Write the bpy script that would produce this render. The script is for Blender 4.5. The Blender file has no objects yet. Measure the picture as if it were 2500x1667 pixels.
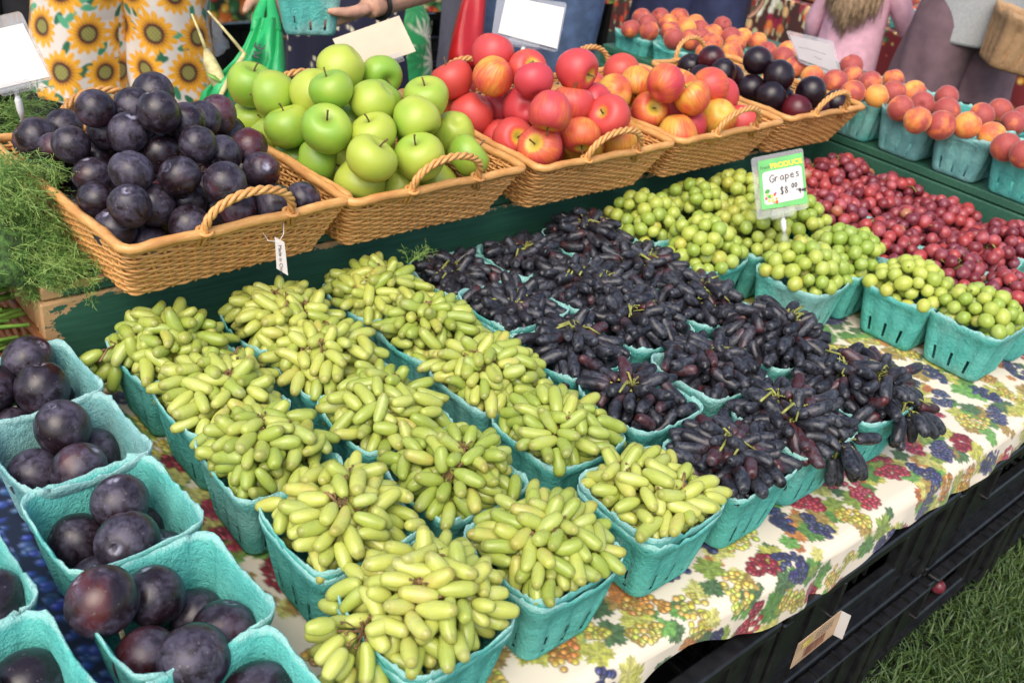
import bpy, bmesh, math, random
import numpy as np
from mathutils import Vector, Matrix, Euler, Quaternion
PI = math.pi
rnd = random.Random(7)
nprng = np.random.default_rng(11)
scene = bpy.context.scene
COL = scene.collection

# ------------------------------------------------------------------ camera
CAM = np.array([0.0, 0.0, 1.245])
_p, _r, _y = math.radians(30.2), math.radians(8.64), math.radians(45.18)
FWD = np.array([math.sin(_y)*math.cos(_p), math.cos(_y)*math.cos(_p), -math.sin(_p)])
_R0 = np.cross(FWD, [0, 0, 1]); _R0 /= np.linalg.norm(_R0)
_U0 = np.cross(_R0, FWD)
RGT = _R0*math.cos(_r) + _U0*math.sin(_r)
UPV = -_R0*math.sin(_r) + _U0*math.cos(_r)
FPX = 2379.0
cd = bpy.data.cameras.new('camera')
cam = bpy.data.objects.new('camera', cd); COL.objects.link(cam)
cd.sensor_width = 36.0; cd.lens = FPX/2500*36; cd.clip_start = 0.02; cd.clip_end = 500
cam.matrix_world = Matrix(((RGT[0], UPV[0], -FWD[0], CAM[0]), (RGT[1], UPV[1], -FWD[1], CAM[1]),
                           (RGT[2], UPV[2], -FWD[2], CAM[2]), (0, 0, 0, 1)))
cd.dof.use_dof = True; cd.dof.focus_distance = 1.28; cd.dof.aperture_fstop = 8.0
scene.camera = cam

# ------------------------------------------------------------------ world, sun, exposure
SUN_EL, SUN_AZ = math.radians(52), math.radians(238)      # azimuth clockwise from +Y
w = bpy.data.worlds.new('World'); scene.world = w; w.use_nodes = True
wn = w.node_tree.nodes; wl = w.node_tree.links
bg = wn['Background']
sky = wn.new('ShaderNodeTexSky'); sky.sky_type = 'NISHITA'; sky.sun_disc = False
sky.sun_elevation = SUN_EL; sky.sun_rotation = SUN_AZ; sky.air_density = 1.0; sky.dust_density = 3.0
sky.ozone_density = 0.6
wl.new(sky.outputs[0], bg.inputs[0]); bg.inputs[1].default_value = 0.15
sl = bpy.data.lights.new('sun', 'SUN'); sl.energy = 1.35; sl.angle = math.radians(55); sl.color = (1.0, 0.93, 0.82)
sun = bpy.data.objects.new('sun', sl); COL.objects.link(sun)
_sd = Vector((math.sin(SUN_AZ)*math.cos(SUN_EL), math.cos(SUN_AZ)*math.cos(SUN_EL), math.sin(SUN_EL)))
sun.rotation_euler = _sd.to_track_quat('Z', 'Y').to_euler(); sun.location = (0, 0, 4)
scene.view_settings.view_transform = 'Standard'; scene.view_settings.look = 'None'
scene.view_settings.exposure = 0.74; scene.view_settings.gamma = 1.0
scene.render.engine = 'CYCLES'
scene.cycles.max_bounces = 8; scene.cycles.diffuse_bounces = 3; scene.cycles.glossy_bounces = 3
scene.cycles.transmission_bounces = 6; scene.cycles.transparent_max_bounces = 8
scene.cycles.caustics_reflective = False; scene.cycles.caustics_refractive = False

GZ, TZ, RIMZ, RISZ = -0.09, 0.402, 0.505, 0.57            # ground, cloth, pulp rim, riser top
def at(px, py, depth):                                    # a point seen at photo pixel px,py at a given distance
    return Vector(CAM + (RGT*(px-1250)/FPX - UPV*(py-833.5)/FPX + FWD)*depth)

# ------------------------------------------------------------------ helpers
class MB:
    """collects shapes, then becomes one mesh"""
    def __init__(s): s.v = []; s.f = []; s.mi = []; s.cur = 0
    def add(s, vs, fs):
        o = len(s.v); s.v += [tuple(x) for x in vs]
        for f in fs: s.f.append(tuple(i+o for i in f)); s.mi.append(s.cur)
        return o
    def box(s, c, d, rot=None, bev=0):
        hx, hy, hz = d[0]/2, d[1]/2, d[2]/2
        if bev <= 0:
            P = [(x, y, z) for z in (-hz, hz) for y in (-hy, hy) for x in (-hx, hx)]
            F = [(0,2,3,1),(4,5,7,6),(0,1,5,4),(2,6,7,3),(0,4,6,2),(1,3,7,5)]
        else:
            b = bev; P = []; F = []
            # each corner three verts
            idx = {}
            for sx in (-1, 1):
                for sy in (-1, 1):
                    for sz in (-1, 1):
                        for k in range(3):
                            q = [sx*(hx-b), sy*(hy-b), sz*(hz-b)]; q[k] += (sx, sy, sz)[k]*b
                            idx[sx, sy, sz, k] = len(P); P.append(tuple(q))
            for k in range(3):
                for sg in (-1, 1):
                    a, c2 = [(1,2),(2,0),(0,1)][k]
                    L = []
                    for u, v2 in ((-1,-1),(1,-1),(1,1),(-1,1)):
                        t = [0,0,0]; t[k] = sg; t[a] = u; t[c2] = v2; L.append(idx[t[0],t[1],t[2],k])
                    F.append(tuple(L if sg > 0 else L[::-1]))
            for k in range(3):
                a, c2 = [(1,2),(2,0),(0,1)][k]
                for u in (-1, 1):
                    for v2 in (-1, 1):
                        t = [0,0,0]; t[a] = u; t[c2] = v2
                        t1 = t[:]; t1[k] = -1; t2 = t[:]; t2[k] = 1
                        q = (idx[tuple(t1)+(a,)], idx[tuple(t2)+(a,)], idx[tuple(t2)+(c2,)], idx[tuple(t1)+(c2,)])
                        F.append(q if u*v2 > 0 else q[::-1])
            for sx in (-1, 1):
                for sy in (-1, 1):
                    for sz in (-1, 1):
                        q = (idx[sx,sy,sz,0], idx[sx,sy,sz,1], idx[sx,sy,sz,2])
                        F.append(q if sx*sy*sz > 0 else q[::-1])
        M = Matrix.Translation(c)
        if rot is not None: M = M @ (rot.to_matrix().to_4x4() if not isinstance(rot, Matrix) else rot)
        s.add([M @ Vector(p) for p in P], F); return s
    def tube(s, path, rad, n=6, cap=True, closed=False, flat=1.0):
        path = [Vector(p) for p in path]; m = len(path)
        if not hasattr(rad, '__len__'): rad = [rad]*m
        T = []
        for i in range(m):
            a = path[(i-1) % m] if (closed or i > 0) else path[i]
            b = path[(i+1) % m] if (closed or i < m-1) else path[i]
            t = b-a; T.append(t.normalized() if t.length > 1e-9 else Vector((0,0,1)))
        up = Vector((0,0,1)) if abs(T[0].z) < .9 else Vector((1,0,0))
        N = (up - T[0]*up.dot(T[0])).normalized()
        V = []; F = []
        for i in range(m):
            N = N - T[i]*N.dot(T[i])
            N = N.normalized() if N.length > 1e-6 else T[i].orthogonal().normalized()
            B = T[i].cross(N)
            for k in range(n):
                a = 2*PI*k/n
                V.append(path[i] + (N*math.cos(a)*flat + B*math.sin(a))*rad[i])
        R = m if closed else m-1
        for i in range(R):
            j = (i+1) % m
            for k in range(n):
                l = (k+1) % n
                F.append((i*n+k, i*n+l, j*n+l, j*n+k))
        if cap and not closed:
            F.append(tuple(range(n-1, -1, -1))); F.append(tuple((m-1)*n+k for k in range(n)))
        s.add(V, F); return s
    def loft(s, rings, cap0=False, cap1=False):
        n = len(rings[0]); o = len(s.v); F = []
        V = [p for r in rings for p in r]
        for i in range(len(rings)-1):
            for k in range(n):
                l = (k+1) % n; F.append((i*n+k, i*n+l, (i+1)*n+l, (i+1)*n+k))
        if cap0: F.append(tuple(range(n-1, -1, -1)))
        if cap1: F.append(tuple((len(rings)-1)*n+k for k in range(n)))
        s.add(V, F); return s
    def lathe(s, prof, n=24, fn=None):
        """prof: list of (r,z); poles closed when r==0"""
        V = []; F = []; rows = []
        for r, z in prof:
            if r < 1e-6: rows.append([len(V)]); V.append((0,0,z))
            else:
                row = []
                for k in range(n):
                    a = 2*PI*k/n; q = (r*math.cos(a), r*math.sin(a), z)
                    row.append(len(V)); V.append(fn(q, a) if fn else q)
                rows.append(row)
        for a, b in zip(rows, rows[1:]):
            for k in range(n):
                l = (k+1) % n
                if len(a) == 1: F.append((a[0], b[k], b[l]))
                elif len(b) == 1: F.append((a[k], b[0], a[l]))
                else: F.append((a[k], b[k], b[l], a[l]))
        s.add(V, F); return s
    def mesh(s, name, smooth=False):
        me = bpy.data.meshes.new(name); me.from_pydata(s.v, [], s.f); me.validate(); me.update()
        if smooth: me.polygons.foreach_set('use_smooth', [True]*len(me.polygons))
        if s.mi and max(s.mi) > 0 and len(s.mi) == len(me.polygons): me.polygons.foreach_set('material_index', s.mi)
        return me
    def build(s, name, mat, parent=None, smooth=False, loc=(0,0,0)):
        return link(name, s.mesh(name, smooth), mat, parent, loc)

def fixn(me):
    bm = bmesh.new(); bm.from_mesh(me); bmesh.ops.recalc_face_normals(bm, faces=bm.faces); bm.to_mesh(me); bm.free(); return me
def link(name, me, mat=None, parent=None, loc=(0,0,0), rot=None):
    o = bpy.data.objects.new(name, me); COL.objects.link(o)
    if mat is not None and me is not None and hasattr(me, 'materials') and not me.materials:
        for m_ in (mat if isinstance(mat, (list, tuple)) else [mat]): me.materials.append(m_)
    if parent is not None: o.parent = parent
    o.location = loc
    if rot is not None: o.rotation_euler = rot
    return o
def tag(o, label, cat, group=None):
    o['label'] = label; o['category'] = cat
    if group: o['group'] = group
    return o
def thing(name, label, cat, loc=(0,0,0), rz=0, group=None):
    o = bpy.data.objects.new(name, None); COL.objects.link(o); o.empty_display_size = .02
    o.location = loc; o.rotation_euler = (0,0,rz); return tag(o, label, cat, group)
def kind(o, k): o['kind'] = k; return o
ORD = ['first','second','third','fourth','fifth','sixth','seventh','eighth','ninth','tenth','eleventh','twelfth']

# ------------------------------------------------------------------ node materials
class NT:
    def __init__(s, name):
        s.m = bpy.data.materials.new(name); s.m.use_nodes = True
        s.t = s.m.node_tree; s.b = s.t.nodes['Principled BSDF']; s.out = s.t.nodes['Material Output']
    def n(s, typ, _out=0, _p=None, **inp):
        nd = s.t.nodes.new('ShaderNode'+typ)
        for k, v in (_p or {}).items(): setattr(nd, k, v)
        for k, v in inp.items():
            k = k.replace('_', ' ')
            sock = nd.inputs[int(k[1:])] if k[0] == 'i' and k[1:].isdigit() else nd.inputs[k]
            s.set(sock, v)
        return nd.outputs[_out]
    def set(s, sock, v):
        if isinstance(v, bpy.types.NodeSocket): s.t.links.new(v, sock)
        elif hasattr(v, '__len__') and len(v) == 3 and sock.type == 'RGBA': sock.default_value = (*v, 1)
        else: sock.default_value = v
    def math(s, op, a, b=0.0, c=None, clamp=False):
        nd = s.t.nodes.new('ShaderNodeMath'); nd.operation = op; nd.use_clamp = clamp
        s.set(nd.inputs[0], a); s.set(nd.inputs[1], b)
        if c is not None: s.set(nd.inputs[2], c)
        return nd.outputs[0]
    def mix(s, f, a, b, blend='MIX'):
        nd = s.t.nodes.new('ShaderNodeMix'); nd.data_type = 'RGBA'; nd.blend_type = blend
        s.set(nd.inputs[0], f); s.set(nd.inputs[6], a); s.set(nd.inputs[7], b); return nd.outputs[2]
    def step(s, x, a, b):
        nd = s.t.nodes.new('ShaderNodeMapRange'); nd.interpolation_type = 'SMOOTHSTEP'
        s.set(nd.inputs[0], x); nd.inputs[1].default_value = a; nd.inputs[2].default_value = b; return nd.outputs[0]
    def noise(s, scale, vec=None, detail=3, rough=.5, dist=0, out=0, dim='3D', w=None):
        nd = s.t.nodes.new('ShaderNodeTexNoise'); nd.noise_dimensions = dim
        if vec is not None: s.set(nd.inputs['Vector'], vec)
        if w is not None: s.set(nd.inputs['W'], w)
        s.set(nd.inputs['Scale'], scale); nd.inputs['Detail'].default_value = detail
        nd.inputs['Roughness'].default_value = rough; nd.inputs['Distortion'].default_value = dist
        return nd.outputs[out]
    def obj(s): return s.n('TexCoord', 3)
    def rand(s): return s.n('ObjectInfo', 5)
    def ocol(s):
        c = s.n('ObjectInfo', 1); nd = s.t.nodes.new('ShaderNodeSeparateColor'); s.set(nd.inputs[0], c); return nd.outputs
    def xyz(s, v): 
        nd = s.t.nodes.new('ShaderNodeSeparateXYZ'); s.set(nd.inputs[0], v); return nd.outputs
    def scale(s, v, sc):
        nd = s.t.nodes.new('ShaderNodeMapping'); s.set(nd.inputs[0], v); nd.inputs['Scale'].default_value = sc; return nd.outputs[0]
    def off(s, v, r):        # shift a vector by a random number so copies differ
        nd = s.t.nodes.new('ShaderNodeVectorMath'); nd.operation = 'ADD'; s.set(nd.inputs[0], v)
        cb = s.t.nodes.new('ShaderNodeCombineXYZ')
        for k, m in enumerate((13.7, 31.1, 7.9)): s.set(cb.inputs[k], s.math('MULTIPLY', r, m))
        s.set(nd.inputs[1], cb.outputs[0]); return nd.outputs[0]
    def bump(s, h, strength=.3, dist=.002):
        return s.n('Bump', Height=h, Strength=strength, Distance=dist)
    def fin(s, color=None, rough=None, normal=None, **kw):
        if color is not None: s.set(s.b.inputs['Base Color'], color)
        if rough is not None: s.set(s.b.inputs['Roughness'], rough)
        if normal is not None: s.set(s.b.inputs['Normal'], normal)
        for k, v in kw.items(): s.set(s.b.inputs[k.replace('_', ' ')], v)
        return s.m
def plain(name, col, rough=.6, nscale=40, amt=.25, bump=.15, bscale=120, bd=.0008, **kw):
    t = NT(name); o = t.obj(); nz = t.noise(nscale, o)
    dark = tuple(c*(1-amt) for c in col); lite = tuple(min(1, c*(1+amt)) for c in col)
    return t.fin(t.mix(t.step(nz, .3, .7), dark, lite), rough, t.bump(t.noise(bscale, o), bump, bd), **kw)
def vcol(name, rough=.75, weave=900, bump=.12, sheen=.15):
    t = NT(name); c = t.n('VertexColor', 0, {'layer_name': 'print'}); o = t.obj()
    h = t.noise(weave, o, 1)
    return t.fin(t.mix(.12, c, t.mix(t.noise(60, o), (.55,.55,.55), (1,1,1)), 'MULTIPLY'), rough, t.bump(h, bump, .0006), Sheen_Weight=sheen)

# ------------------------------------------------------------------ materials
def m_plum():
    t = NT('plum_skin'); o = t.off(t.obj(), t.rand()); r = t.rand(); oc = t.ocol()
    red = t.step(t.math('ADD', t.noise(14, o, 3), t.math('MULTIPLY', oc[0], .22)), .62, .82)
    base = t.mix(red, (.014, .007, .010), (.085, .012, .012))
    bl = t.math('MULTIPLY', t.step(t.noise(20, o, 4, .6, .8), .36, .62), t.step(t.noise(95, o, 5, .65, .5), .30, .68))
    base = t.mix(t.math('MULTIPLY', bl, .62), base, (.125, .110, .165))
    z = t.xyz(t.obj()); rr = t.math('SQRT', t.math('ADD', t.math('POWER', z[0], 2), t.math('POWER', z[1], 2)))
    cav = t.math('MULTIPLY', t.math('SUBTRACT', 1, t.step(rr, .002, .009)), t.step(z[2], .0, .01))
    base = t.mix(t.math('MULTIPLY', cav, t.math('MULTIPLY', t.step(t.noise(120, o, 3), .4, .6), .75)), base, (.42, .40, .50))
    sp = t.step(t.noise(300, o, 1), .70, .76)
    base = t.mix(t.math('MULTIPLY', sp, .30), base, (.33, .25, .24))
    rg = t.math('ADD', .27, t.math('MULTIPLY', bl, .36))
    return t.fin(base, rg, t.bump(t.noise(70, o, 4), .22, .002), Specular_IOR_Level=.5)
def m_dplum():
    t = NT('black_plum_skin'); o = t.off(t.obj(), t.rand()); oc = t.ocol()
    red = t.step(t.math('ADD', t.noise(11, o, 2), t.math('MULTIPLY', oc[0], .3)), .60, .85)
    base = t.mix(red, (.013, .006, .010), (.10, .007, .012))
    return t.fin(base, t.math('ADD', .22, t.math('MULTIPLY', t.noise(30, o), .2)), Specular_IOR_Level=.5)
def m_green_apple():
    t = NT('green_apple_skin'); ob = t.obj(); o = t.off(ob, t.rand()); r = t.rand(); oc = t.ocol()
    y = t.step(t.math('ADD', t.noise(13, o, 2), t.math('MULTIPLY', oc[0], .35)), .40, .85)
    base = t.mix(y, (.235, .42, .045), (.43, .50, .065))
    sp = t.step(t.n('TexVoronoi', 0, None, Vector=o, Scale=230.), .0, .16)
    base = t.mix(t.math('MULTIPLY', t.math('SUBTRACT', 1, sp), .28), base, (.55, .68, .25))
    z = t.xyz(ob)
    rr = t.math('SQRT', t.math('ADD', t.math('POWER', z[0], 2), t.math('POWER', z[1], 2)))
    cav = t.math('MULTIPLY', t.math('SUBTRACT', 1, t.step(rr, .003, .012)), t.step(z[2], .0, .01))
    base = t.mix(t.math('MULTIPLY', cav, .5), base, (.22, .24, .04))
    base = t.mix(t.math('MULTIPLY', t.step(t.noise(7, o, 4, .6), .55, .75), .25), base, (.50, .50, .12))
    return t.fin(base, .37, t.bump(t.noise(45, o, 3), .14, .002), Subsurface_Weight=.15, Subsurface_Radius=(.006,.008,.002), Subsurface_Scale=.6)
def m_red_apple():
    t = NT('red_apple_skin'); ob = t.obj(); o = t.off(ob, t.rand()); oc = t.ocol()
    z = t.xyz(ob)
    ang = t.math('ARCTAN2', z[1], z[0])
    cb = t.t.nodes.new('ShaderNodeCombineXYZ')
    t.set(cb.inputs[0], t.math('MULTIPLY', t.math('SINE', ang), 3)); t.set(cb.inputs[1], t.math('MULTIPLY', t.math('COSINE', ang), 3))
    t.set(cb.inputs[2], t.math('MULTIPLY', z[2], 14))
    st = t.noise(3.2, t.off(cb.outputs[0], t.rand()), 4, .6)
    big = t.noise(17, o, 2)
    f = t.math('ADD', t.math('ADD', t.math('MULTIPLY', st, .5), t.math('MULTIPLY', big, .8)), t.math('MULTIPLY', t.math('SUBTRACT', oc[0], .5), 1.0))
    rr = t.math('SQRT', t.math('ADD', t.math('POWER', z[0], 2), t.math('POWER', z[1], 2)))
    cav = t.math('MULTIPLY', t.math('SUBTRACT', 1, t.step(rr, .006, .022)), t.step(z[2], .0, .012))
    f = t.math('SUBTRACT', f, t.math('MULTIPLY', cav, .55))
    k = t.step(f, .36, 1.02)
    warm = t.mix(t.step(k, .0, .55), (.66, .42, .060), (.66, .15, .040))
    base = t.mix(t.step(k, .40, .95), warm, t.mix(oc[1], (.58, .070, .050), (.54, .045, .070)))
    base = t.mix(t.math('MULTIPLY', t.math('SUBTRACT', 1, t.step(rr, .003, .013)), t.math('MULTIPLY', t.step(z[2], .0, .01), .55)), base, (.33, .36, .05))
    sp = t.step(t.n('TexVoronoi', 0, None, Vector=o, Scale=260.), .0, .14)
    base = t.mix(t.math('MULTIPLY', t.math('SUBTRACT', 1, sp), .25), base, (.80, .45, .30))
    return t.fin(base, .42, t.bump(t.noise(45, o, 3), .14, .002), Subsurface_Weight=.06, Subsurface_Radius=(.008,.004,.002), Subsurface_Scale=.6)
def m_peach():
    t = NT('peach_skin'); ob = t.obj(); o = t.off(ob, t.rand()); oc = t.ocol()
    big = t.noise(22, o, 3, .55)
    f = t.math('ADD', big, t.math('MULTIPLY', t.math('SUBTRACT', oc[0], .5), .40))
    k = t.step(f, .30, .68)
    base = t.mix(t.step(k, 0, .5), (.78, .34, .05), (.70, .155, .035))
    base = t.mix(t.step(k, .45, 1), base, (.34, .03, .035))
    base = t.mix(t.math('MULTIPLY', t.noise(220, o, 2), .12), base, (.9, .6, .35))
    return t.fin(base, .62, t.bump(t.noise(500, o, 1), .08, .0006), Sheen_Weight=.35, Sheen_Roughness=.4, Sheen_Tint=(1,.85,.7))
def m_green_grape(name, c0, c1, c2):
    t = NT(name); ob = t.obj(); o = t.off(ob, t.rand()); r = t.rand(); oc = t.ocol()
    z = t.xyz(ob)
    v = t.step(t.math('ADD', t.math('MULTIPLY', r, .6), t.math('MULTIPLY', oc[0], .4)), .1, .9)
    base = t.mix(v, c0, c1)
    base = t.mix(t.math('MULTIPLY', t.step(t.noise(45, o, 3), .5, .75), .35), base, c2)
    amber = t.math('MULTIPLY', t.step(t.math('ADD', r, t.math('MULTIPLY', t.noise(60, o, 2), .5)), 1.12, 1.4), .5)
    base = t.mix(amber, base, (.46, .27, .045))
    tip = t.step(z[2], -.0175, -.0135)                 # little dry scar at the blossom end
    base = t.mix(t.math('MULTIPLY', t.math('SUBTRACT', 1, tip), .35), base, (.15, .09, .03))
    spk = t.step(t.noise(330, o, 2), .70, .76); base = t.mix(t.math('MULTIPLY', spk, .35), base, (.22, .15, .05))
    rt = t.math('ADD', .25, t.math('MULTIPLY', t.step(t.noise(38, o, 4), .4, .7), .18))
    base = t.mix(t.math('MULTIPLY', t.step(t.noise(30, o, 5, .6), .48, .75), .20), base, (.62, .66, .42))
    return t.fin(base, rt, None, Subsurface_Weight=.5, Subsurface_Radius=(.010,.012,.003), Subsurface_Scale=.7)
def m_black_grape():
    t = NT('black_grape_skin'); ob = t.obj(); o = t.off(ob, t.rand()); r = t.rand(); oc = t.ocol()
    z = t.xyz(ob)
    red = t.math('MULTIPLY', t.step(t.math('ADD', z[2], t.math('MULTIPLY', t.noise(60, o), .012)), .008, .030), t.step(r, .25, .75))
    base = t.mix(red, (.010, .0095, .013), (.075, .016, .016))
    base = t.mix(t.math('MULTIPLY', t.step(r, .93, .97), .5), base, (.10, .012, .012))
    bl = t.math('MULTIPLY', t.step(t.noise(45, o, 4, .6, .7), .36, .62), t.step(t.noise(190, o, 4, .65), .32, .66))
    base = t.mix(t.math('MULTIPLY', bl, .75), base, (.085, .092, .115))
    sp = t.step(t.noise(420, o, 1), .70, .76)
    base = t.mix(t.math('MULTIPLY', sp, .35), base, (.22, .20, .18))
    return t.fin(base, t.math('ADD', .30, t.math('MULTIPLY', bl, .25)), t.bump(t.noise(110, o, 4), .7, .0016))
def m_red_grape():
    t = NT('red_grape_skin'); ob = t.obj(); o = t.off(ob, t.rand()); r = t.rand()
    base = t.mix(t.step(t.math('ADD', r, t.math('MULTIPLY', t.noise(50, o), .4)), .3, 1.2), (.15, .016, .024), (.40, .055, .050))
    base = t.mix(t.math('MULTIPLY', t.step(r, .965, .985), .6), base, (.42, .24, .08))
    bl = t.step(t.noise(45, o, 5, .6), .42, .72)
    base = t.mix(t.math('MULTIPLY', bl, .34), base, (.46, .22, .30))
    return t.fin(base, t.math('ADD', .28, t.math('MULTIPLY', bl, .2)), None, Subsurface_Weight=.12, Subsurface_Radius=(.008,.002,.002), Subsurface_Scale=.5)
def m_pulp(name, c, cd_, ec=(.46, .70, .66), pc=(.36, .55, .53)):
    t = NT(name); ob = t.obj(); r = t.rand(); o = t.off(ob, r)
    base = t.mix(t.step(t.noise(28, o, 4, .6), .3, .7), cd_, c)
    base = t.mix(t.math('MULTIPLY', t.step(t.noise(160, o, 4, .7), .52, .7), .30), base, tuple(min(1, x*1.35+.05) for x in c))
    z = t.xyz(ob)
    edge = t.step(t.math('ADD', z[2], t.math('MULTIPLY', t.noise(120, o, 3, .7), .012)), .1015, .1085)
    base = t.mix(t.math('MULTIPLY', edge, .55), base, ec)
    pale = t.math('MULTIPLY', t.step(r, .55, .95), t.step(t.noise(12, o, 2), .35, .7))
    base = t.mix(t.math('MULTIPLY', pale, .5), base, pc)
    h = t.math('ADD', t.math('ADD', t.noise(60, o, 3, .6), t.noise(170, o, 4, .7)), t.math('MULTIPLY', t.noise(480, o, 2), .4))
    return t.fin(base, .88, t.bump(h, 1.0, .0032), Specular_IOR_Level=.25)
def m_wicker(name, c0, c1, c2):
    t = NT(name); ob = t.obj(); r = t.rand()
    o = t.scale(ob, (6, 6, 60))
    base = t.mix(t.step(t.noise(9, o, 4, .6), .3, .7), c0, c1)
    base = t.mix(t.math('MULTIPLY', t.step(t.noise(24, ob, 3), .5, .75), .5), base, c2)
    base = t.mix(t.math('MULTIPLY', r, .22), base, c2)
    return t.fin(base, .42, t.bump(t.noise(260, t.scale(ob, (1,1,3)), 3), .25, .0008))
def m_paint():
    t = NT('green_board_paint'); ob = t.obj()
    g = t.scale(ob, (3, 40, 60))
    base = t.mix(t.step(t.noise(4, g, 5, .6), .3, .75), (.021, .092, .055), (.036, .138, .082))
    base = t.mix(t.math('MULTIPLY', t.step(t.noise(9, t.scale(ob, (2, 14, 14)), 5, .7), .58, .74), .30), base, (.05, .09, .06))
    wood = t.mix(t.noise(7, g, 4), (.42, .23, .09), (.62, .40, .20))
    wr = t.n('VertexColor', 0, {'layer_name': 'wear'})
    k = t.step(t.math('ADD', t.math('MULTIPLY', t.xyz(wr)[0], 1.0), t.math('MULTIPLY', t.math('SUBTRACT', t.noise(26, t.scale(ob, (1, 2, 2)), 5, .7), .5), 1.5)), .66, .72)
    ch = t.step(t.noise(19, t.scale(ob, (1, 1.6, 1.6)), 4, .6), .735, .75)
    base = t.mix(t.math('MAXIMUM', k, ch), base, wood)
    return t.fin(base, .55, t.bump(t.math('SUBTRACT', t.noise(30, g, 4), t.math('MULTIPLY', k, .6)), .35, .0012))
def m_clear():
    t = NT('clear_acrylic'); return t.fin((.95,.96,.99), .04, None, Transmission_Weight=.6, IOR=1.12, Alpha=.34)
MAT = dict(
 plum=m_plum(), dplum=m_dplum(), gapple=m_green_apple(), rapple=m_red_apple(), peach=m_peach(),
 ggrape=m_green_grape('finger_grape_skin', (.30,.38,.060), (.49,.52,.115), (.46,.50,.16)),
 rgrape=m_green_grape('round_grape_skin', (.27,.38,.055), (.47,.52,.095), (.43,.49,.13)),
 bgrape=m_black_grape(), redgrape=m_red_grape(),
 pulp=m_pulp('turquoise_pulp', (.125,.51,.445), (.08,.41,.36)),
 pulp_old=m_pulp('faded_pulp', (.20,.46,.44), (.13,.36,.35)),
 wicker=m_wicker('honey_wicker', (.60,.28,.080), (.76,.43,.15), (.46,.185,.05)),
 brown_wicker=m_wicker('brown_wicker', (.27,.10,.035), (.42,.18,.07), (.16,.05,.02)),
 paint=m_paint(), clear=m_clear(),
 stem_g=plain('green_stem', (.26,.27,.06), .6, 60, .35), stem_b=plain('brown_stem', (.20,.11,.045), .7, 80, .4),
 twig=plain('apple_stem', (.12,.075,.035), .7, 90, .4),
 black_plastic=plain('black_crate_plastic', (.010,.010,.011), .36, 50, .4, .2, 300),
 card=plain('white_card', (.56,.53,.50), .7, 12, .05, .05, 400), cream=plain('cream_card', (.53,.44,.32), .75, 14, .06, .05, 400),
 kraft=plain('kraft_paper', (.45,.30,.18), .8, 30, .15, .1, 400),
 ink=plain('black_ink', (.02,.02,.025), .6, 50, .1), 
 white_plastic=plain('white_plastic', (.82,.82,.82), .3, 20, .03, .02),
 skin=plain('skin', (.50,.27,.18), .5, 45, .12, .12, 350, Subsurface_Weight=.12, Subsurface_Radius=(.01,.004,.002), Subsurface_Scale=.6),
 skin_tan=plain('tanned_skin', (.33,.155,.085), .5, 45, .12, .12, 350, Subsurface_Weight=.1, Subsurface_Radius=(.01,.004,.002), Subsurface_Scale=.6),
 hair=plain('dark_hair', (.05,.03,.018), .45, 200, .4, .4, 300, .003), 
 lawn=None)

# ------------------------------------------------------------------ printed cloth painter
class Canvas:
    """a painted print, sampled by the vertices of a finely divided cloth"""
    def __init__(s, wm, hm, mm, bgc):
        s.res = 1000.0/mm; s.w = int(wm*s.res); s.h = int(hm*s.res)
        s.a = np.empty((s.h, s.w, 3), np.float32); s.a[:] = bgc
    def polar(s, x, y, R, fn, col, alpha=1.0):
        """fn(r,theta)-> mask (0..1) in units of R; col is a colour or fn(r,theta)->(..,3)"""
        px, py, pr = x*s.res, y*s.res, R*s.res
        x0, x1 = max(0, int(px-pr-1)), min(s.w, int(px+pr+2)); y0, y1 = max(0, int(py-pr-1)), min(s.h, int(py+pr+2))
        if x0 >= x1 or y0 >= y1: return
        X, Y = np.meshgrid((np.arange(x0, x1)-px)/pr, (np.arange(y0, y1)-py)/pr)
        r = np.hypot(X, Y); th = np.arctan2(Y, X)
        m = np.clip(fn(r, th, X, Y), 0, 1)[..., None]*alpha
        c = col(r, th, X, Y) if callable(col) else np.array(col, np.float32)
        s.a[y0:y1, x0:x1] = s.a[y0:y1, x0:x1]*(1-m) + c*m
    def ball(s, x, y, R, col, k=.0):
        col = np.array(col)
        soft = R*s.res
        def c(r, th, X, Y):
            hl = np.clip(1-np.hypot(X+.35, Y-.35)*1.7, 0, 1)[..., None]
            sh = np.clip(r, 0, 1)[..., None]**3
            return col*(1.15-.85*sh)*(1-hl*.75) + np.minimum(1, col*1.8+.22)*hl*.75
        s.polar(x, y, R, lambda r, th, X, Y: np.clip((1-r)*soft+.5, 0, 1), c)
    def leaf(s, x, y, R, rot, col, rg):
        col = np.array(col)
        def fn(r, th, X, Y):
            t = th-rot
            e = .52+.30*np.abs(np.cos(2.5*t))**.6*np.where(np.abs((t+PI) % (2*PI)-PI) > 2.6, .2, 1)+.07*np.cos(19*t)
            return np.clip((e-r)*R*s.res+.5, 0, 1)
        def c(r, th, X, Y):
            t = th-rot; vein = np.clip(1-np.abs(np.sin(2.5*t))*r*14, 0, 1)[..., None]
            side = (.75+.5*(np.sin(5*t+rg.random()*6)*.5+.5))[..., None]
            sp_ = (np.sin(X*23+t*3)*np.sin(Y*19-t)*.5+.5)[..., None]
            return col*side*(.75+.5*sp_)*(1-vein*.3)+vein*.10
        s.polar(x, y, R, fn, c)
    def sample(s, u, v):
        """u,v metres, wraps"""
        x = np.mod(u*s.res, s.w-1); y = np.mod(v*s.res, s.h-1)
        i = x.astype(int); j = y.astype(int); fx = (x-i)[:, None]; fy = (y-j)[:, None]; a = s.a
        return a[j, i]*(1-fx)*(1-fy)+a[j, i+1]*fx*(1-fy)+a[j+1, i]*(1-fx)*fy+a[j+1, i+1]*fx*fy
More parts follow.
